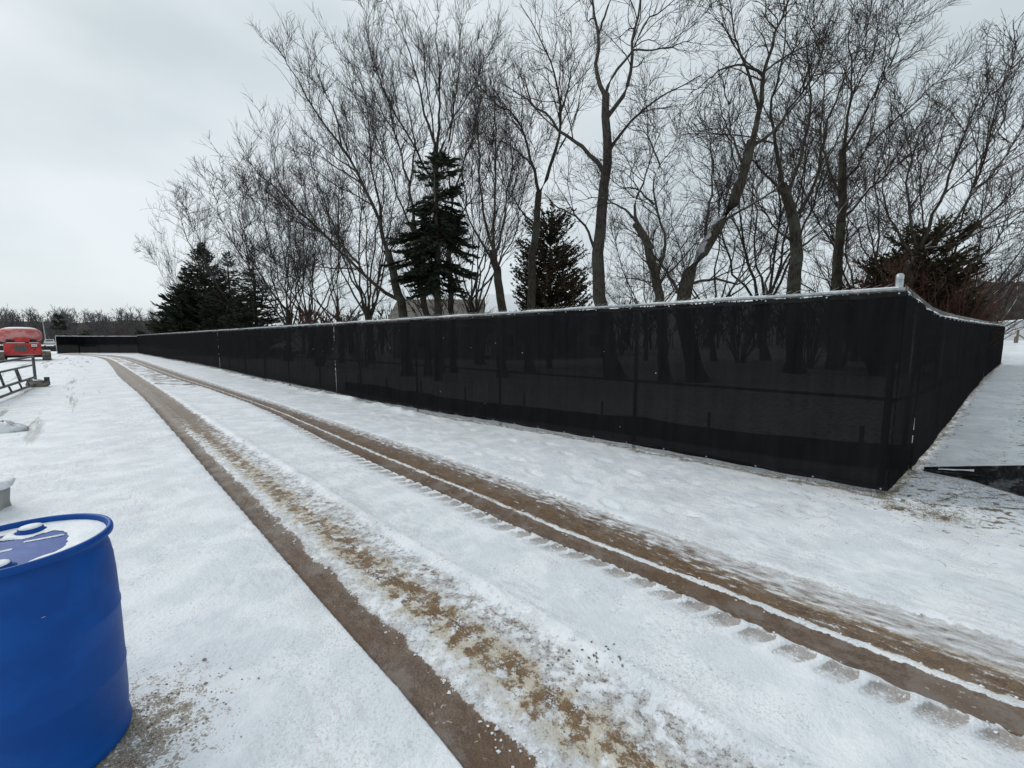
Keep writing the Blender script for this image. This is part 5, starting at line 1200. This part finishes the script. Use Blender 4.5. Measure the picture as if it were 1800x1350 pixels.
# ================================================================== loose ground things
def blob(mb, c, s, rg, n=10, m=6, rough=0.18):
    k = len(mb.v); superbox(mb, c, s, 2.2, n, m)
    for q in range(k, len(mb.v)):
        x, y, z = mb.v[q]; f = 1 + rg.normal() * rough * 0.5; mb.v[q] = (c[0] + (x - c[0]) * f, c[1] + (y - c[1]) * f, c[2] + (z - c[2]) * f)

M['stone'] = mottled('grey_gravel', (0.16, 0.135, 0.10), (0.40, 0.365, 0.31), 60.0, 0.85)
M['clod'] = mottled('frozen_clod', (0.10, 0.085, 0.07), (0.24, 0.2, 0.17), 30.0, 0.95)
rg = np.random.default_rng(8); mb = MB(); k = 0
while k < 330:
    x, y = rg.normal(-1.62, 0.15), rg.normal(1.62, 0.17)
    if np.hypot(x - DRUM[0], y - DRUM[1]) < DR_ + 0.012: continue
    s = rg.uniform(0.003, 0.009) if rg.random() < 0.98 else rg.uniform(0.011, 0.017)
    blob(mb, (x, y, gz(x, y) + s * 0.15), (s * 1.4, s * 1.1, s * 0.8), rg, 7, 4); k += 1
tag(mb.build('gravel', M['stone']), 'loose gravel showing through the snow beside the blue drum', 'gravel', kind='stuff')
mb = MB()
for q in range(34):
    x0, y0 = [(-0.02, 2.22), (0.30, 1.96), (0.1, 1.9)][q % 3] if q < 36 else (None, None)
    if x0 is None:
        y0 = rg.uniform(1.5, 6.0); x0 = float(cx(L0, y0) + rg.uniform(0.4, 1.1) * (cx(LR, y0) - cx(L0, y0))); x, y = x0, y0; s = rg.uniform(0.003, 0.008)
    else:
        pz = gnd(1030 + rg.normal() * 45, 1165 + rg.normal() * 16); x, y = pz[0], pz[1]; s = rg.uniform(0.003, 0.010)
    blob(mb, (x, y, gz(x, y) + s * 0.25), (s * 1.5, s * 1.2, s), rg, 8, 5, 0.9)
tag(mb.build('mud_clods', M['clod']), 'frozen mud clods scattered along the near wheel track', 'mud', kind='stuff')

mb = MB()
for q in range(620):
    y0 = 1.45 + rg.random() ** 1.6 * 5.5; kind = q % 3
    if kind == 0: x0 = float(cx(L0, y0) + (0.24 + rg.normal() * 0.03) * (cx(LR, y0) - cx(L0, y0)))
    elif kind == 1: x0 = float(cx(L0, y0) + (1.0 + rg.normal() * 0.05) * (cx(LR, y0) - cx(L0, y0)))
    else: x0 = float(cx(R0, y0) + (rg.choice([-0.02, 0.31, 1.0]) + rg.normal() * 0.03) * (cx(R3, y0) - cx(R0, y0)))
    s_ = rg.uniform(0.004, 0.013) if rg.random() < 0.95 else rg.uniform(0.013, 0.02)
    blob(mb, (x0, y0, gz(x0, y0) + s_ * 0.2), (s_ * 1.5, s_ * 1.2, s_ * 0.8), rg, 7, 4, 0.6)
tag(mb.build('snow_crumbs', M['snow_small']), 'small crumbs of snow thrown up along the wheel tracks', 'snow', kind='stuff')
M['straw'] = mottled('dead_grass', (0.16, 0.115, 0.055), (0.34, 0.26, 0.14), 8.0, 0.9, spec=0.1)
M['litter'] = mottled('dark_stems', (0.045, 0.034, 0.026), (0.11, 0.085, 0.06), 8.0, 0.9, spec=0.1)
def blades(name, label, pts, mat, ln, tilt, w, seed):
    r_ = np.random.default_rng(seed); pts = np.asarray(pts); n = len(pts); z = ground_height(pts[:, 0], pts[:, 1]); K = 4
    az = r_.uniform(0, 2 * np.pi, n); L = r_.uniform(*ln, n); tl = r_.uniform(*tilt, n); P = np.empty((n, K, 3)); t = np.linspace(0, 1, K)
    for c in range(K):
        a = tl * (1 + 0.35 * t[c]); hor = L * t[c] * np.sin(np.minimum(a, 1.5)); ver = L * t[c] * np.cos(np.minimum(a, 1.5))
        P[:, c] = np.stack([pts[:, 0] + np.cos(az) * hor, pts[:, 1] + np.sin(az) * hor, z - 0.003 + ver], 1)
    P[:, 1:] += r_.normal(size=(n, K - 1, 3)) * 0.004
    V, Q = tubes(P, np.linspace(w, w * 0.3, K)[None].repeat(n, 0), 3); return tag(link(name, np_mesh(name, V, Q), M[mat]), label, 'dead grass', kind='stuff')
pts = []
for k in range(1700):
    q = CORNER + U_SIDE * (rg.random() ** 1.5 * 22 + 0.6) + N_SIDE * (0.5 + rg.random() ** 1.4 * 5.5); pts.append(tuple(q))
for k in range(1500):
    x, y = rg.normal(6.0, 1.3), rg.normal(4.25, 0.42)
    pts.append((x, y))
for k in range(420):
    s = rg.uniform(-0.4, 1.6); b = rg.uniform(0.05, 0.8); q = CORNER + U_SIDE * s + N_SIDE * b; pts.append(tuple(q))
blades('dead_stems', 'dark dead stems poking through thin snow right of the fence corner', pts, 'litter', (0.03, 0.10), (0.9, 1.45), 0.0016, 5)
pts = []
for cx_, cy_, sd_, n in ((gnd(1580, 893)[0], gnd(1580, 893)[1], 0.07, 220), (gnd(1655, 908)[0], gnd(1655, 908)[1], 0.09, 340), (gnd(1625, 893)[0], gnd(1625, 893)[1], 0.1, 110)):
    for k in range(n): pts.append((rg.normal(cx_, sd_ * 1.3), rg.normal(cy_, sd_)))
blades('straw_tufts', 'small tufts of yellow dead grass near the corner of the fence', pts, 'straw', (0.02, 0.07), (0.7, 1.4), 0.0016, 6)
pts = []
for k in range(1500):
    s = rg.uniform(0.0, 1.0) ** 1.5 * 34; q = CORNER + U_LONG * s + N_LONG * rg.normal(0.02, 0.06); pts.append(tuple(q))
for k in range(700):
    s = rg.uniform(0.0, 1.0) ** 1.3 * 20; q = CORNER + U_SIDE * s + N_SIDE * rg.normal(0.03, 0.05); pts.append(tuple(q))
blades('fence_grass', 'dead grass along the foot of the screened fence', pts, 'straw', (0.03, 0.12), (0.3, 1.3), 0.0018, 7)

# icy grey lumps at the left edge
M['ice'] = mottled('dirty_ice', (0.40, 0.42, 0.44), (0.66, 0.69, 0.71), 6.0, 0.5, 0, 0.5, 20)
rgl = np.random.default_rng(4); mb = MB(); c = gnd(6, 758); superbox(mb, (0, 0, 0.02), (0.9, 0.5, 0.34), 1.5, 22, 10)
mb.v = [(x + rgl.normal() * .015, y + rgl.normal() * .015, z + rgl.normal() * .015) for x, y, z in mb.v]
o = mb.build('ice_slab', M['ice'], None, True); o.location = c; tag(o, 'grey slab of dirty ice in the snow at the left edge, below the gate', 'ice')
def rubble():
    c = gnd(-24, 898); root = empty('snowy_concrete_block', (c[0], c[1], 0), 0.5); tag(root, 'weathered grey block half buried in snow behind the blue drum', 'block')
    mb = MB(); superbox(mb, (-0.05, 0, 0.08), (0.36, 0.34, 0.3), 5.0, 26, 12); mb.v = [(x + rgl.normal() * .008, y + rgl.normal() * .008, z + rgl.normal() * .008) for x, y, z in mb.v]; mb.build('block', M['siding'], root, True)
    mb = MB(); superbox(mb, (0.0, 0.02, 0.25), (0.4, 0.36, 0.1), 2.6, 26, 10); mb.v = [(x + rgl.normal() * .008, y + rgl.normal() * .008, z + rgl.normal() * .005) for x, y, z in mb.v]; mb.build('snow_cap', M['snow_small'], root, True)
rubble()
